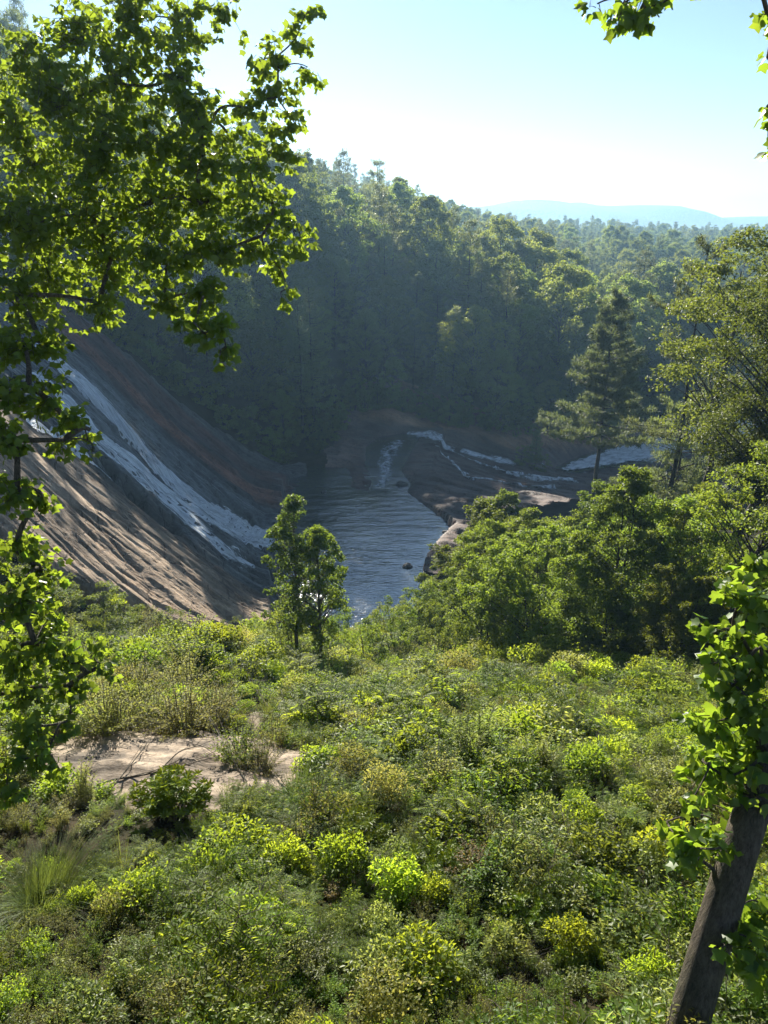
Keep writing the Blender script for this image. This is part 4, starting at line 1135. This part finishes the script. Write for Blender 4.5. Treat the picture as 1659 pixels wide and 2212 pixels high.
PL = {
    'herb_a': herb(601, .85, .55, 26, 17, 0.109, 0.061, 'herb'),
    'herb_b': herb(602, .70, .60, 30, 14, 0.123, 0.072, 'herb', rough=1.0),
    'herb_c': herb(603, .60, .50, 24, 14, 0.145, 0.090, 'herb', up=.1),
    'pale_a': herb(604, .80, .55, 24, 18, 0.123, 0.052, 'pale_herb', rough=.9, up=.35),
    'pale_b': herb(605, .65, .60, 28, 15, 0.138, 0.070, 'pale_herb', rough=.9),
    'fine_a': herb(606, .90, .60, 42, 24, 0.061, 0.035, 'olive_herb', rough=1.2, up=.4),
    'fine_b': herb(607, .75, .65, 44, 24, 0.058, 0.035, 'herb', rough=1.2, up=.4),
    'comp_a': compound(608, .85, .55, 9, 7, .42, 8, .085, .030, 'fern'),
    'comp_b': compound(609, .65, .60, 9, 7, .38, 9, .075, .028, 'herb'),
    'fern_a': fern(610, 10, .75, 18), 'fern_b': fern(611, 12, .6, 16),
    'spire_a': herb(612, 1.15, .40, 16, 43, 0.109, 0.026, 'pale_herb', lo=.15, up=.6, rough=.5),
    'spire_b': herb(613, 1.05, .40, 18, 38, 0.123, 0.032, 'herb', lo=.15, up=.5, rough=.5),
    'laurel_a': laurel(614, .75, .60, 34, .13), 'laurel_b': laurel(615, .65, .5, 28, .12),
    'grass_a': blades_mesh(616, 170, .95, .8, .014), 'grass_b': blades_mesh(617, 120, .8, .6, .012),
    'red_a': herb(618, .8, .5, 20, 14, 0.109, 0.065, 'red_leaf'),
    'brush_a': brush(619, 16, .9, .7),
}

def dome(seed, h, Rr, n, L, W, leafm, lobes=9, tilt=.5):
    """Rounded leafy shrub: leaves over several overlapping lobes on a few stems."""
    rng = np.random.default_rng(seed); b = MB()
    for S in stems_of(rng, 10, h * .8, Rr * .8): b.tube(S, np.linspace(.010, .004, len(S)), 3, m=1)
    for k in range(lobes):
        az = k * 2.4 + rng.normal(0, .3); r = Rr * .62 * math.sqrt((k + .3) / lobes)
        c = np.array([r * math.cos(az), r * math.sin(az), h * (.62 - .3 * (r / Rr) ** 2) * rng.uniform(.75, 1.15)]); rr = Rr * rng.uniform(.30, .46)
        m = n // lobes; d = rdir(rng, m); d[:, 2] = np.abs(d[:, 2]) * 1.1 - .35; d = unit(d)
        P = c + d * (rr * rng.uniform(.72, 1.1, m))[:, None] * np.array([1, 1, .9])
        D = unit(d * .6 + rdir(rng, m) * .6 + np.array([0, 0, .1])); Nn = unit(d * .5 + np.array([0, tilt, .8]) + rdir(rng, m) * .45)
        b.leaves(P, D, Nn, L * rng.uniform(.6, 1.2, m), W * rng.uniform(.7, 1.2, m), rng, droop=.2)
    return b.mesh('dome', [M[leafm], M['twig']])
PL['dome_a'] = dome(631, .95, .75, 1000, .105, .062, 'herb')
PL['dome_b'] = dome(632, .85, .80, 1200, .085, .048, 'herb', 11)
PL['dome_c'] = dome(633, .90, .75, 1000, .10, .052, 'pale_herb')
PL['dome_d'] = dome(634, 1.0, .70, 1500, .065, .038, 'olive_herb', 12)
PL['dome_e'] = dome(635, .80, .80, 900, .12, .070, 'thicket_leaf', 8)
PL['dome_f'] = dome(636, .95, .70, 1100, .095, .050, 'fern', 10)
PN = list(PL)
# patches of each kind over the near slope
rngu = np.random.default_rng(11)
ux, uy = [], []
for y0, y1, s in ((2.0, 9, .28), (9, 16, .36), (16, 28, .48), (28, 46, .68), (46, 72, 1.0)):
    X, Y = np.meshgrid(np.arange(-.66 * y1 - 4, .62 * y1 + 4, s), np.arange(y0, y1, s))
    ux.append(X.ravel() + rngu.uniform(-.5, .5, X.size) * s); uy.append(Y.ravel() + rngu.uniform(-.5, .5, Y.size) * s)
ux = np.concatenate(ux); uy = np.concatenate(uy)
k = (ux > -.66 * uy - 4) & (ux < .62 * uy + 4) & (slide_mask(ux, uy) < .25) & ((outcrop_q(ux, uy) > 1.0) | ((outcrop_q(ux, uy) > .72) & (rngu.random(len(ux)) < .10))) & (psd(ux, uy, POOL) < -.8)
gap = fbm(ux * .55, uy * .55, 801, 3)
k &= ~((gap < -.5) & (rngu.random(len(ux)) < .3))
ux, uy = ux[k], uy[k]; n = len(ux)
GROUPS = [('herb_a', 'herb_b', 'fine_b'), ('comp_a', 'comp_b', 'herb_b'), ('pale_a', 'pale_b', 'herb_c'), ('fine_a', 'fine_b', 'brush_a'), ('herb_c', 'herb_a', 'fern_a'), ('spire_a', 'spire_b', 'pale_a'), ('herb_b', 'comp_b', 'pale_b')]
fld = np.stack([fbm(ux * .28 + 13 * i, uy * .28 - 7 * i, 820 + i, 3) + .16 * rngu.normal(size=n) for i in range(len(GROUPS))], 1)
fld[:, 3] += .35 * sstep(-2, -7, ux) * sstep(30, 18, uy) - .05
fld[:, 5] += .25 * sstep(24, 32, uy) - .18
fld[:, 2] += .18 * sstep(12, 6, uy); fld[:, 1] += .15 * sstep(14, 22, uy)
gsel = fld.argmax(1)
idx = np.zeros(n, int); spr = rngu.random(n)
for i in range(n):
    g = GROUPS[gsel[i]]; r = spr[i]
    nm = g[0] if r < .48 else g[1] if r < .84 else g[2]
    if r > .985: nm = PN[rngu.integers(0, len(PN))]
    idx[i] = PN.index(nm)
hs = np.clip(.75 + 1.25 * fbm(ux * .42, uy * .42, 840, 3), .5, 1.7) * rngu.uniform(.7, 1.25, n) * np.interp(uy, [2, 9, 16, 28, 46, 72], [.82, .95, 1.1, 1.3, 1.7, 2.1])
hs = np.clip(hs, .3, 2.6)
hs *= np.where((ux < -3) & (uy > 17) & (uy < 30), .85, 1) * np.where((ux < -1.6) & (ux > -8.5) & (uy < 13.2) & (uy > 10), .62, 1)
# rounded shrubs between the herbs
mx, my = [], []
for y0, y1, s in ((2.5, 10, .95), (10, 18, 1.1), (18, 32, 1.45), (32, 60, 2.1)):
    X, Y = np.meshgrid(np.arange(-.66 * y1 - 4, .62 * y1 + 4, s), np.arange(y0, y1, s))
    mx.append(X.ravel() + rngu.uniform(-.48, .48, X.size) * s); my.append(Y.ravel() + rngu.uniform(-.48, .48, Y.size) * s)
mx = np.concatenate(mx); my = np.concatenate(my)
k = (mx > -.66 * my - 4) & (mx < .62 * my + 4) & (slide_mask(mx, my) < .25) & (outcrop_q(mx, my) > .95) & (psd(mx, my, POOL) < -1.2) & (rngu.random(len(mx)) < .8)
k &= ~((mx < -1.6) & (mx > -8.5) & (my < 13.4) & (my > 10.5))
mx, my = mx[k], my[k]; nm_ = len(mx)
ms_ = (.35 + .95 * rngu.random(nm_) ** 1.3) * np.interp(my, [2, 9, 18, 32, 60], [.72, .85, 1.05, 1.5, 2.0])
dk = [PN.index('dome_' + c) for c in 'abcdef']
df = np.stack([fbm(mx * .22 + 31 * i, my * .22, 860 + i, 2) + .22 * rngu.normal(size=nm_) for i in range(6)], 1); df[:, 3] -= .12; df[:, 2] -= .08
ux = np.r_[ux, mx]; uy = np.r_[uy, my]; hs = np.r_[hs, ms_]; idx = np.r_[idx, np.array(dk)[df.argmax(1)]]; n = len(ux)
uz = height(ux, uy) - .05
scatter('undergrowth', [PL[q] for q in PN], np.c_[ux, uy, uz], np.c_[rngu.normal(0, .14, n), rngu.normal(.0, .14, n), rngu.uniform(-1.0, 1.0, n)],
        np.c_[hs, hs, hs * rngu.uniform(.8, 1.2, n)], idx, kind='stuff', label='dense leafy undergrowth covering the sunny near slope')
print('undergrowth', n)

# bushes along the lower edge of the bare rock
for i, (a_, c_, s_) in enumerate([(-3.0, -33.5, .50), (-5.2, -36.0, .55), (-7.4, -37.4, .48), (-9.6, -38.8, .62), (-11.8, -39.6, .55), (-13.8, -40.6, .66), (-15.8, -42.0, .60), (-18.2, -43.0, .7), (-12.5, -42.5, .55), (-8.5, -40.5, .5), (-16.5, -45.5, .6), (-20.5, -44.5, .7)]):
    x_, y_ = xy_of(a_, c_)
    o_ = ['first', 'second', 'third', 'fourth', 'fifth', 'sixth', 'seventh', 'eighth'][i] if i < 8 else None
    lab = (o_ + ' bush from the pool along the lower edge of the brown rock') if o_ else ['outer bush below the middle of the brown rock edge', 'outer bush below the pool end of the brown rock edge', 'outer bush below the upper end of the brown rock edge', 'last bush at the top of the brown rock edge'][i - 8]
    plant_tree('edge_bush', lab, 'bush', LB[i % 3], (x_, y_, gz(x_, y_) - .1), i * 1.7, (s_ * 1.25, s_ * 1.25, s_), 'bushes along the lower rock edge')
# ------------------------------------------------------------------ bare rock bench on the near slope
bx, by = np.meshgrid(np.arange(-14, -.4, .11), np.arange(11.2, 52, .11))
bq = outcrop_q(bx, by)
bz = height(bx, by) + .34 * np.clip(1.1 - bq ** 2, -1, 1) + .10 * fbm(bx * .5, by * 1.2, 901, 4) + .03 * fbm(bx * 2.5, by * 5, 903, 4) - .08
bw = by + .22 * bx + .7 * fbm(bx * .35, by * .5, 905, 3)
lay = .5 + .5 * np.sin(bw * 9 + 3 * fbm(bx * .5, by, 907, 3))
bt = np.array((.33, .265, .20)) * (.75 + .25 * lay + .6 * fbm(bx * .8, by * 1.6, 909, 5))[..., None]
bt = bt * (1 - .55 * sstep(.15, .5, fbm(bx * 1.3, by * 1.7, 911, 4)) - .35 * sstep(.8, 1.1, bq))[..., None]
obj('rock_bench', grid_mesh('rock_bench', bx, by, bz - .05 * (lay < .18), M['near_rock'], smooth=True, keep=bq < 1.2,
    cols=dict(tint=np.clip(bt, .05, .6).reshape(-1, 3), wet=np.zeros(bx.size), flow=np.stack([bx * .4, bw * 4, 0 * bx], -1).reshape(-1, 3))), kind='structure')

def hit(U, V, t0=4.0, t1=90.0):
    """Where a photo position meets the ground."""
    r = ray(U, V); t = np.arange(t0, t1, .1)
    z = height(r[0] * t, r[1] * t)
    k = np.argmax(r[2] * t < z)
    return r * t[k]

q = hit(760, 1975)
rme = boulder(520, .3)
rme.attributes['tint'].data.foreach_set('vector', np.tile(np.array((.26, .20, .15), np.float32), (len(rme.vertices), 1)).ravel())
rme.attributes['wet'].data.foreach_set('value', np.zeros(len(rme.vertices), np.float32))
obj('boulder', rme, loc=tuple(q + np.array([0, 0, -.08])), label='bare brown rock showing through the plants on the slope', category='boulder')

# ------------------------------------------------------------------ single plants that stand out of the undergrowth
SHRUB = {
    'olive': herb(701, 1.25, 1.0, 90, 44, .052, .028, 'olive_herb', rough=1.2, up=.35),
    'olive2': herb(702, 1.05, .95, 90, 40, .048, .028, 'olive_herb', rough=1.2, up=.35),
    'green': herb(703, 1.15, .9, 70, 34, .075, .045, 'herb', rough=1.0),
    'pale': herb(704, 1.0, .9, 60, 34, .09, .045, 'pale_herb', rough=.9, up=.3),
    'laurel': laurel(705, .95, .8, 70, .15),
    'laurel2': laurel(706, .8, .75, 52, .14),
    'grass': blades_mesh(707, 1300, .95, 1.3, .011, curl=1.15, lean=(.3, 0)),
    'grass2': blades_mesh(708, 420, 1.0, .9, .012, curl=1.1, lean=(.25, -.1)),
    'tuft': blades_mesh(709, 60, 1.0, .5, .014, curl=.8),
    'red': herb(710, 1.0, .7, 36, 26, .075, .046, 'red_leaf'),
    'fern': fern(711, 16, .95, 22),
    'sumac': compound(712, 1.0, .8, 14, 8, .5, 10, .10, .036, 'fern'),
    'brush': brush(713, 40, 1.3, 1.0),
}
SINGLE = [  # display position of the base, kind, scale, name, label, category
    (105, 1965, 'grass', .95, 'grass_clump', 'big arching grass clump at the left edge below the rock bench', 'grass clump'),
    (590, 1570, 'grass2', 1.25, 'grass_clump', 'round bright grass clump on the path of bare rock below the slender trees', 'grass clump'),
    (265, 1890, 'tuft', 1.0, 'grass_tuft', 'thin upright grass tuft right of the big grass clump', 'grass clump'),
    (655, 1745, 'grass2', 1.0, 'grass_clump', 'grass clump right of the end of the rock bench', 'grass clump'),
    (350, 1450, 'grass2', 1.2, 'grass_clump', 'grass clump on the mound above the rock bench', 'grass clump'),
    (470, 1475, 'grass2', 1.0, 'grass_clump', 'grass clump at the right end of the bushy mound', 'grass clump'),
    (1110, 1715, 'laurel', 1.0, 'laurel_bush', 'round bright yellow-green bush alone in the middle of the slope', 'bush'),
    (770, 1830, 'laurel', .85, 'laurel_bush', 'bright glossy bush below the end of the rock bench', 'bush'),
    (955, 1905, 'laurel2', .9, 'laurel_bush', 'bright yellow-green bush beside the reddish plant', 'bush'),
    (1240, 1880, 'laurel2', .7, 'laurel_bush', 'small bright bush between the lone bush and the leaning trunk', 'bush'),
    (375, 1760, 'laurel', 1.05, 'laurel_bush', 'bright bush rising in front of the rock bench', 'bush'),
    (340, 1470, 'laurel2', 1.2, 'laurel_bush', 'glossy bush on the mound above the rock bench', 'bush'),
    (583, 1492, 'laurel2', 1.3, 'laurel_bush', 'glossy bush beside the foot of the slender trees', 'bush'),
    (1105, 1610, 'laurel2', .8, 'laurel_bush', 'small bright bush above the round lone bush', 'bush'),
    (1150, 1985, 'laurel2', .7, 'laurel_bush', 'bright bush low on the slope left of the leaning trunk', 'bush'),
    (235, 1590, 'olive', 1.62, 'olive_bush', 'leftmost olive bush on the upper rim of the rock bench', 'bush'),
    (318, 1575, 'olive2', 1.69, 'olive_bush', 'second olive bush along the rim of the rock bench', 'bush'),
    (395, 1590, 'olive', 1.76, 'olive_bush', 'largest olive bush above the middle of the rock bench', 'bush'),
    (460, 1575, 'olive2', 1.56, 'olive_bush', 'rightmost olive bush on the rim of the rock bench', 'bush'),
    (290, 1515, 'olive2', 1.82, 'olive_bush', 'olive bush behind the left end of the rim bushes', 'bush'),
    (400, 1520, 'olive', 1.82, 'olive_bush', 'olive bush behind the middle of the rim bushes', 'bush'),
    (520, 1650, 'green', 1.05, 'green_bush', 'green bush spilling over the right end of the rock bench', 'bush'),
    (560, 1675, 'olive2', .95, 'olive_bush', 'low olive bush past the right end of the rock bench', 'bush'),
    (1025, 1900, 'red', .85, 'reddish_plant', 'red-tinged leafy plant in the middle of the slope', 'plant'),
    (715, 1955, 'red', .55, 'reddish_plant', 'small red-tinged plant beside the bare brown rock', 'plant'),
    (370, 1830, 'red', .45, 'reddish_plant', 'small red-stemmed plant under the bright bush by the bench', 'plant'),
    (555, 2165, 'fern', .55, 'fern', 'fern at the bottom of the slope left of the middle', 'fern'),
    (1010, 2120, 'fern', .55, 'fern', 'fern low on the slope right of the middle', 'fern'),
    (800, 2010, 'fern', .6, 'fern', 'fern below the bare brown rock', 'fern'),
    (180, 1455, 'green', 1.69, 'green_bush', 'leafy bush half hidden by the hanging poplar leaves', 'bush'),
    (250, 1385, 'green', 2.21, 'green_bush', 'leafy bush at the lower edge of the brown rock slope', 'bush'),
    (330, 1405, 'olive', 2.21, 'olive_bush', 'olive bush at the lower edge of the brown rock slope', 'bush'),
    (420, 1440, 'green', 2.08, 'green_bush', 'leafy bush near the lower tip of the rock slope', 'bush'),
    (1450, 1720, 'pale', 1.0, 'pale_bush', 'pale bush behind the leaves of the leaning trunk', 'bush'),
    (700, 1590, 'sumac', 1.3, 'sumac_bush', 'feathery bush right of the round grass clump', 'bush'),
    (860, 1560, 'sumac', 1.5, 'sumac_bush', 'feathery bush below the slender trees shade', 'bush'),
    (980, 1640, 'sumac', 1.2, 'sumac_bush', 'feathery bush left above the round lone bush', 'bush'),
    (430, 1930, 'green', .75, 'green_bush', 'dark leafy bush in the hollow below the rock bench', 'bush'),
    (560, 1940, 'green', .8, 'green_bush', 'leafy bush left of the bare brown rock', 'bush'),
    (330, 2120, 'pale', .7, 'pale_bush', 'pale leafy bush near the bottom left of the slope', 'bush'),
    (680, 2110, 'pale', .75, 'pale_bush', 'pale leafy bush at the bottom middle of the slope', 'bush'),
    (500, 2060, 'pale', .7, 'pale_bush', 'silvery bush below the dark hollow', 'bush'),
    (870, 2080, 'green', .65, 'green_bush', 'leafy bush near the bottom right of the slope', 'bush'),
    (520, 1500, 'brush', 1.4, 'dry_brush', 'grey tangle of bare twigs on the rock path', 'brush'),
    (560, 1600, 'brush', 1.1, 'dry_brush', 'bare twigs above the right end of the rock bench', 'brush'),
    (450, 1905, 'brush', .7, 'dry_brush', 'dead twigs in the dark hollow under the leaves', 'brush'),
]
rngs = np.random.default_rng(21)
for u, v, kd, s, nm, lab, cat in SINGLE:
    q = hit(u, v)
    o = obj(nm, SHRUB[kd], loc=(q[0], q[1], q[2] - .08), label=lab, category=cat)
    o.rotation_euler = (rngs.normal(0, .06), rngs.normal(0, .06), rngs.uniform(-.9, .9)); o.scale = (s, s, s * rngs.uniform(.9, 1.1))

# fallen dead branches across the bench
def fallen(pts, r0, seed, ntw=6):
    rng = np.random.default_rng(seed); b = MB()
    W = []
    for u, v, up in pts:
        h = hit(u, v); W.append(h + np.array([0, 0, .12 + up]))
    W = np.array(W); o = W[0].copy(); W = W - o
    t = np.linspace(0, 1, 24); T = np.linspace(0, 1, len(W))
    S = np.stack([np.interp(t, T, W[:, c]) for c in range(3)], -1)
    for _ in range(3): S[1:-1] = (S[:-2] + S[2:] + 2 * S[1:-1]) / 4
    b.tube(S, np.linspace(r0, r0 * .25, 24), 6)
    L = np.linalg.norm(W[-1] - W[0])
    for k in range(ntw):
        j = rng.integers(6, 22); d = unit(S[min(j + 2, 23)] - S[j] + rng.normal(0, .08, 3) + np.array([0, 0, .05])) * L * rng.uniform(.18, .4)
        E_ = S[j] + d; B = bez(S[j], S[j] + d * .5 + rng.normal(0, .06, 3), E_, 7); b.tube(B, np.linspace(r0 * .35, .004, 7), 4)
        for m in range(2):
            d2 = unit(d + rng.normal(0, L * .12, 3)) * L * .13; b.tube(bez(B[4], B[4] + d2 * .5, B[4] + d2, 4), np.linspace(r0 * .2, .003, 4), 3)
    return b.mesh('fallen_branch', [M['twig']]), o
for i, (pts, r0, lab) in enumerate([
        ([(150, 1735, 0), (240, 1700, .1), (330, 1690, .15), (460, 1665, .3)], .035, 'long pale fallen branch lying across the rock bench'),
        ([(235, 1720, 0), (300, 1660, .25), (360, 1590, .5)], .024, 'slender bare branch slanting up over the bench'),
        ([(330, 1690, 0), (390, 1650, .3), (440, 1640, .35), (470, 1660, .3)], .020, 'forked bare branch on the right half of the bench'),
        ([(590, 1760, 0), (530, 1700, .1), (480, 1620, .3), (440, 1560, .6)], .026, 'bare branch leaning up the right end of the bench'),
        ([(480, 1430, 0), (540, 1490, .2), (600, 1560, .1)], .04, 'dead branch on the rock path above the grass clump'),
        ([(395, 1905, 0), (460, 1890, .15), (560, 1870, .1)], .03, 'dead branch in the dark hollow of the slope')]):
    me, o = fallen(pts, r0, 950 + i)
    obj('fallen_branch', me, loc=tuple(o), label=lab, category='branch')

# ------------------------------------------------------------------ the two near tulip trees
TL = np.array([(0, .42), (0, 0), (.22, .02), (.50, .16), (.53, .34), (.38, .50), (.47, .84), (.20, .78), (0, .72),
               (-.20, .78), (-.47, .84), (-.38, .50), (-.53, .34), (-.50, .16), (-.22, .02)])
TT = np.array([(0, i, i + 1) for i in range(1, 14)] + [(0, 14, 1)])

def near_tree(name, label, base, trunk, tr, blobs, leafL, dens, seed, nsolo=300, bark='bark', extra=0):
    rng = np.random.default_rng(seed)
    base = np.asarray(base, float)
    tb, lb = MB(), MB()
    trunk = np.asarray(trunk, float)
    t = np.linspace(0, 1, 40); T = np.linspace(0, 1, len(trunk))
    S = np.stack([np.interp(t, T, trunk[:, c]) for c in range(3)], -1)
    for _ in range(6): S[1:-1] = (S[:-2] + S[2:] + 2 * S[1:-1]) / 4
    rr = tr * (1 - .62 * t)
    tb.tube(S - base, rr * (1 + .05 * fbm(t * 9, 0 * t, seed, 2)), 18)
    nodes = [S[i] for i in range(4, 40, 3)]; par = [-1] * len(nodes); nt = len(nodes)
    C = [at_depth(u, v, d) for u, v, r, d in blobs]; rad = [r / 1659 * 768 / 710 * d for u, v, r, d in blobs]
    todo = list(range(len(C))); node_of = {}
    while todo:
        best = None
        N_ = np.array(nodes)
        for k in todo:
            dd = np.linalg.norm(N_ - C[k], axis=1) + np.maximum(0, N_[:, 2] - C[k][2]) * .15
            j = int(dd.argmin())
            if best is None or dd[j] < best[0]: best = (dd[j], k, j)
        _, k, j = best
        A = np.array(nodes[j]); mid = (A + C[k]) / 2 + rng.normal(0, .06, 3) + np.array([0, 0, .06])
        nodes.append(mid); par.append(j); nodes.append(C[k]); par.append(len(nodes) - 2); node_of[k] = len(nodes) - 1
        todo.remove(k)
    cnt = np.ones(len(nodes))
    for i in range(len(nodes) - 1, nt - 1, -1):
        if par[i] >= 0: cnt[par[i]] += cnt[i]
    for i in range(nt, len(nodes), 2):
        A = np.array(nodes[par[i]]); Mi = np.array(nodes[i]); E_ = np.array(nodes[i + 1])
        r0 = min(.006 * cnt[i] ** .5 + .003, .045)
        B = bez(A, 2 * Mi - (A + E_) / 2, E_, 8)
        tb.tube(B - base, np.linspace(r0, max(r0 * .72, .006), 8), 6)
    P_, D_, N_ = [], [], []
    for k, (u, v, r, d) in enumerate(blobs):
        R_ = rad[k]; area = math.pi * r * r; lp = leafL / d * 710 * 1659 / 768
        n = int(area / (lp * lp * .55) * dens)
        ntw = max(3, n // 11)
        for w_ in range(ntw):
            dv = unit(rng.normal(size=3)) * np.array([1, .9, .95]); Ln = R_ * rng.uniform(.4, 1.15); O_ = C[k] + rng.normal(0, .30, 3) * R_
            A = O_ - dv * R_ * .15
            E_ = O_ + dv * Ln - np.array([0, 0, Ln * .12]); mid = (A + E_) / 2 + np.array([0, 0, Ln * .16])
            B = bez(A, mid, E_, 6); tb.tube(B - base, np.linspace(.006, .0025, 6), 3)
            m = max(3, int(n / ntw * rng.uniform(.7, 1.3)))
            tt = rng.uniform(.25, 1.03, m); Pm = np.stack([np.interp(tt, np.linspace(0, 1, 6), B[:, c]) for c in range(3)], -1)
            az = rng.uniform(0, 6.28, m)
            pet = np.c_[np.cos(az), np.sin(az), rng.normal(-.1, .35, m)] * leafL * rng.uniform(.3, .8, (m, 1))
            P_.append(Pm + pet); D_.append(unit(pet + dv * leafL * .3 - np.array([0, 0, .55 * leafL])))
            N_.append(unit(np.array([0, 0, .8]) + rdir(rng, m) * .75 + dv * .25))
    P = np.concatenate(P_); D = np.concatenate(D_); Nn = np.concatenate(N_); n = len(P)
    L = leafL * (.5 + .8 * rng.random(n) ** .8)
    dep = P[:, 1] * CP - P[:, 2] * SP
    sx = P[:, 0] / dep; sy = (P[:, 1] * SP + P[:, 2] * CP) / dep
    inside = (np.abs(sx) < .535) & (np.abs(sy) < .715)
    score = np.where(inside, L / dep, -1) * rng.uniform(.7, 1, n)
    solo = np.zeros(n, bool); solo[np.argsort(-score)[:nsolo]] = True
    lb.shape(TL, TT, (P - base)[~solo], D[~solo], Nn[~solo], L[~solo], rng)
    t_ = thing(name, label, 'tree', base)
    a = bpy.data.objects.new('trunk', tb.mesh(name + '_trunk', [M[bark]], True)); coll.objects.link(a); a.parent = t_
    c = bpy.data.objects.new('foliage', lb.mesh(name + '_foliage', [M['poplar_leaf']])); coll.objects.link(c); c.parent = t_
    c['kind'] = 'stuff'
    lms = []
    for q in range(6):
        one = MB(); one.shape(TL, TT, np.zeros((1, 3)), np.array([[0, 1.0, 0]]), np.array([[0, 0, 1.0]]), 1.0, rng, r=np.array([q / 5])); lms.append(one.mesh('leaf', [M['poplar_leaf']]))
    from mathutils import Matrix
    Du = unit(D); Bu = unit(np.cross(Du, Nn)); Nu = np.cross(Bu, Du)
    for i in np.where(solo)[0]:
        lf = bpy.data.objects.new('leaf', lms[int(rng.integers(0, 6))]); coll.objects.link(lf); lf.parent = t_
        l_ = float(L[i]); p = P[i] - base
        lf.matrix_local = Matrix(((Bu[i, 0] * l_, Du[i, 0] * l_, Nu[i, 0] * l_, p[0]), (Bu[i, 1] * l_, Du[i, 1] * l_, Nu[i, 1] * l_, p[1]), (Bu[i, 2] * l_, Du[i, 2] * l_, Nu[i, 2] * l_, p[2]), (0, 0, 0, 1)))
    print(name, n, 'leaves')

LEFT = [(60, 150, 85), (170, 80, 90), (290, 50, 95), (400, 50, 75), (480, 25, 45), (130, 230, 105), (260, 180, 105), (370, 170, 85), (430, 235, 65), (20, 260, 80),
        (668, 30, 26), (640, 80, 38), (600, 120, 40), (665, 145, 30), (555, 140, 38), (600, 210, 52), (540, 235, 45), (640, 270, 26), (490, 285, 50), (575, 290, 45),
        (80, 350, 105), (220, 320, 105), (350, 310, 88), (440, 345, 68), (560, 345, 52), (605, 330, 30),
        (60, 490, 105), (190, 460, 105), (320, 440, 105), (430, 440, 85), (530, 420, 66), (590, 440, 46), (640, 500, 38), (565, 510, 55), (650, 530, 25),
        (480, 545, 72), (360, 550, 85), (240, 560, 85), (110, 610, 85), (30, 640, 75), (600, 575, 36), (618, 625, 22), (620, 655, 14), (440, 640, 62), (355, 650, 58), (215, 655, 45), (235, 690, 20), (480, 700, 44), (488, 750, 30), (440, 720, 34), (485, 790, 14), (420, 700, 30),
        (50, 740, 75), (110, 740, 40), (25, 840, 65), (100, 860, 55), (160, 905, 40), (195, 930, 22), (140, 950, 36), (30, 950, 55), (200, 975, 14),
        (35, 1060, 60), (90, 1080, 40), (35, 1180, 65), (90, 1230, 50), (40, 1290, 70), (110, 1330, 55), (40, 1400, 75), (130, 1410, 62), (60, 1490, 75), (150, 1480, 50), (215, 1400, 28), (230, 1440, 26),
        (70, 1570, 58), (30, 1650, 52), (100, 1630, 34), (130, 1665, 20), (20, 1720, 36), (150, 1550, 28)]
rngl = np.random.default_rng(8)
LB_ = [(u, v, r, 10.6 + 1.6 * rngl.random() + (1.2 if v < 700 else -.6)) for u, v, r in LEFT]
near_tree('tulip_tree', 'tulip tree reaching in from the left edge with dark backlit leaves', (-9.6, 8.2, -10.2),
          [(-9.6, 8.2, -10.4), (-9.5, 8.4, -6), (-9.2, 8.8, -1), (-8.9, 9.2, 3), (-8.4, 9.6, 7)], .26, LB_, .112, 2.4, 61)
RIGHTB = [(1635, 1225, 36), (1600, 1265, 42), (1560, 1300, 34), (1635, 1310, 50), (1540, 1370, 40), (1600, 1380, 52), (1640, 1430, 45), (1540, 1440, 34), (1580, 1480, 52), (1635, 1520, 50), (1540, 1560, 48), (1590, 1590, 56), (1640, 1640, 45), (1650, 1560, 45), (1600, 1440, 50), (1650, 1700, 40), (1610, 1650, 45), (1590, 1540, 45),
          (1520, 1640, 42), (1570, 1680, 50), (1500, 1720, 40), (1540, 1770, 44), (1465, 1790, 38), (1440, 1775, 24), (1500, 1830, 42), (1560, 1830, 36), (1490, 1870, 30),
          (1640, 1950, 40), (1600, 1990, 40), (1560, 1975, 26), (1640, 2050, 46), (1590, 2060, 34), (1650, 2110, 36), (1560, 2040, 18),
          (1290, 8, 20), (1335, 45, 26), (1345, 10, 24), (1385, 18, 34), (1430, 8, 26), (1400, 42, 16), (1658, 30, 13), (1660, 125, 12), (1658, 230, 12), (1665, 330, 10), (1670, 250, 14), (1500, -60, 40), (1600, -80, 50), (1700, 60, 40), (1720, 250, 40)]
RB_ = [(u, v, r, (7.2 + .9 * rngl.random() if v > 600 else 8.0 + .6 * rngl.random())) for u, v, r in RIGHTB]
near_tree('leaning_tulip_tree', 'thick leaning trunk with lobed green leaves at the lower right', (3.05, 4.7, -9.6),
          [(2.95, 4.55, -10.2), (3.35, 5.12, -8.1), (3.9, 5.8, -5.9), (4.55, 6.4, -3.4), (5.2, 6.9, 0), (5.6, 7.1, 4.5)], .235, RB_, .125, 3.2, 62)
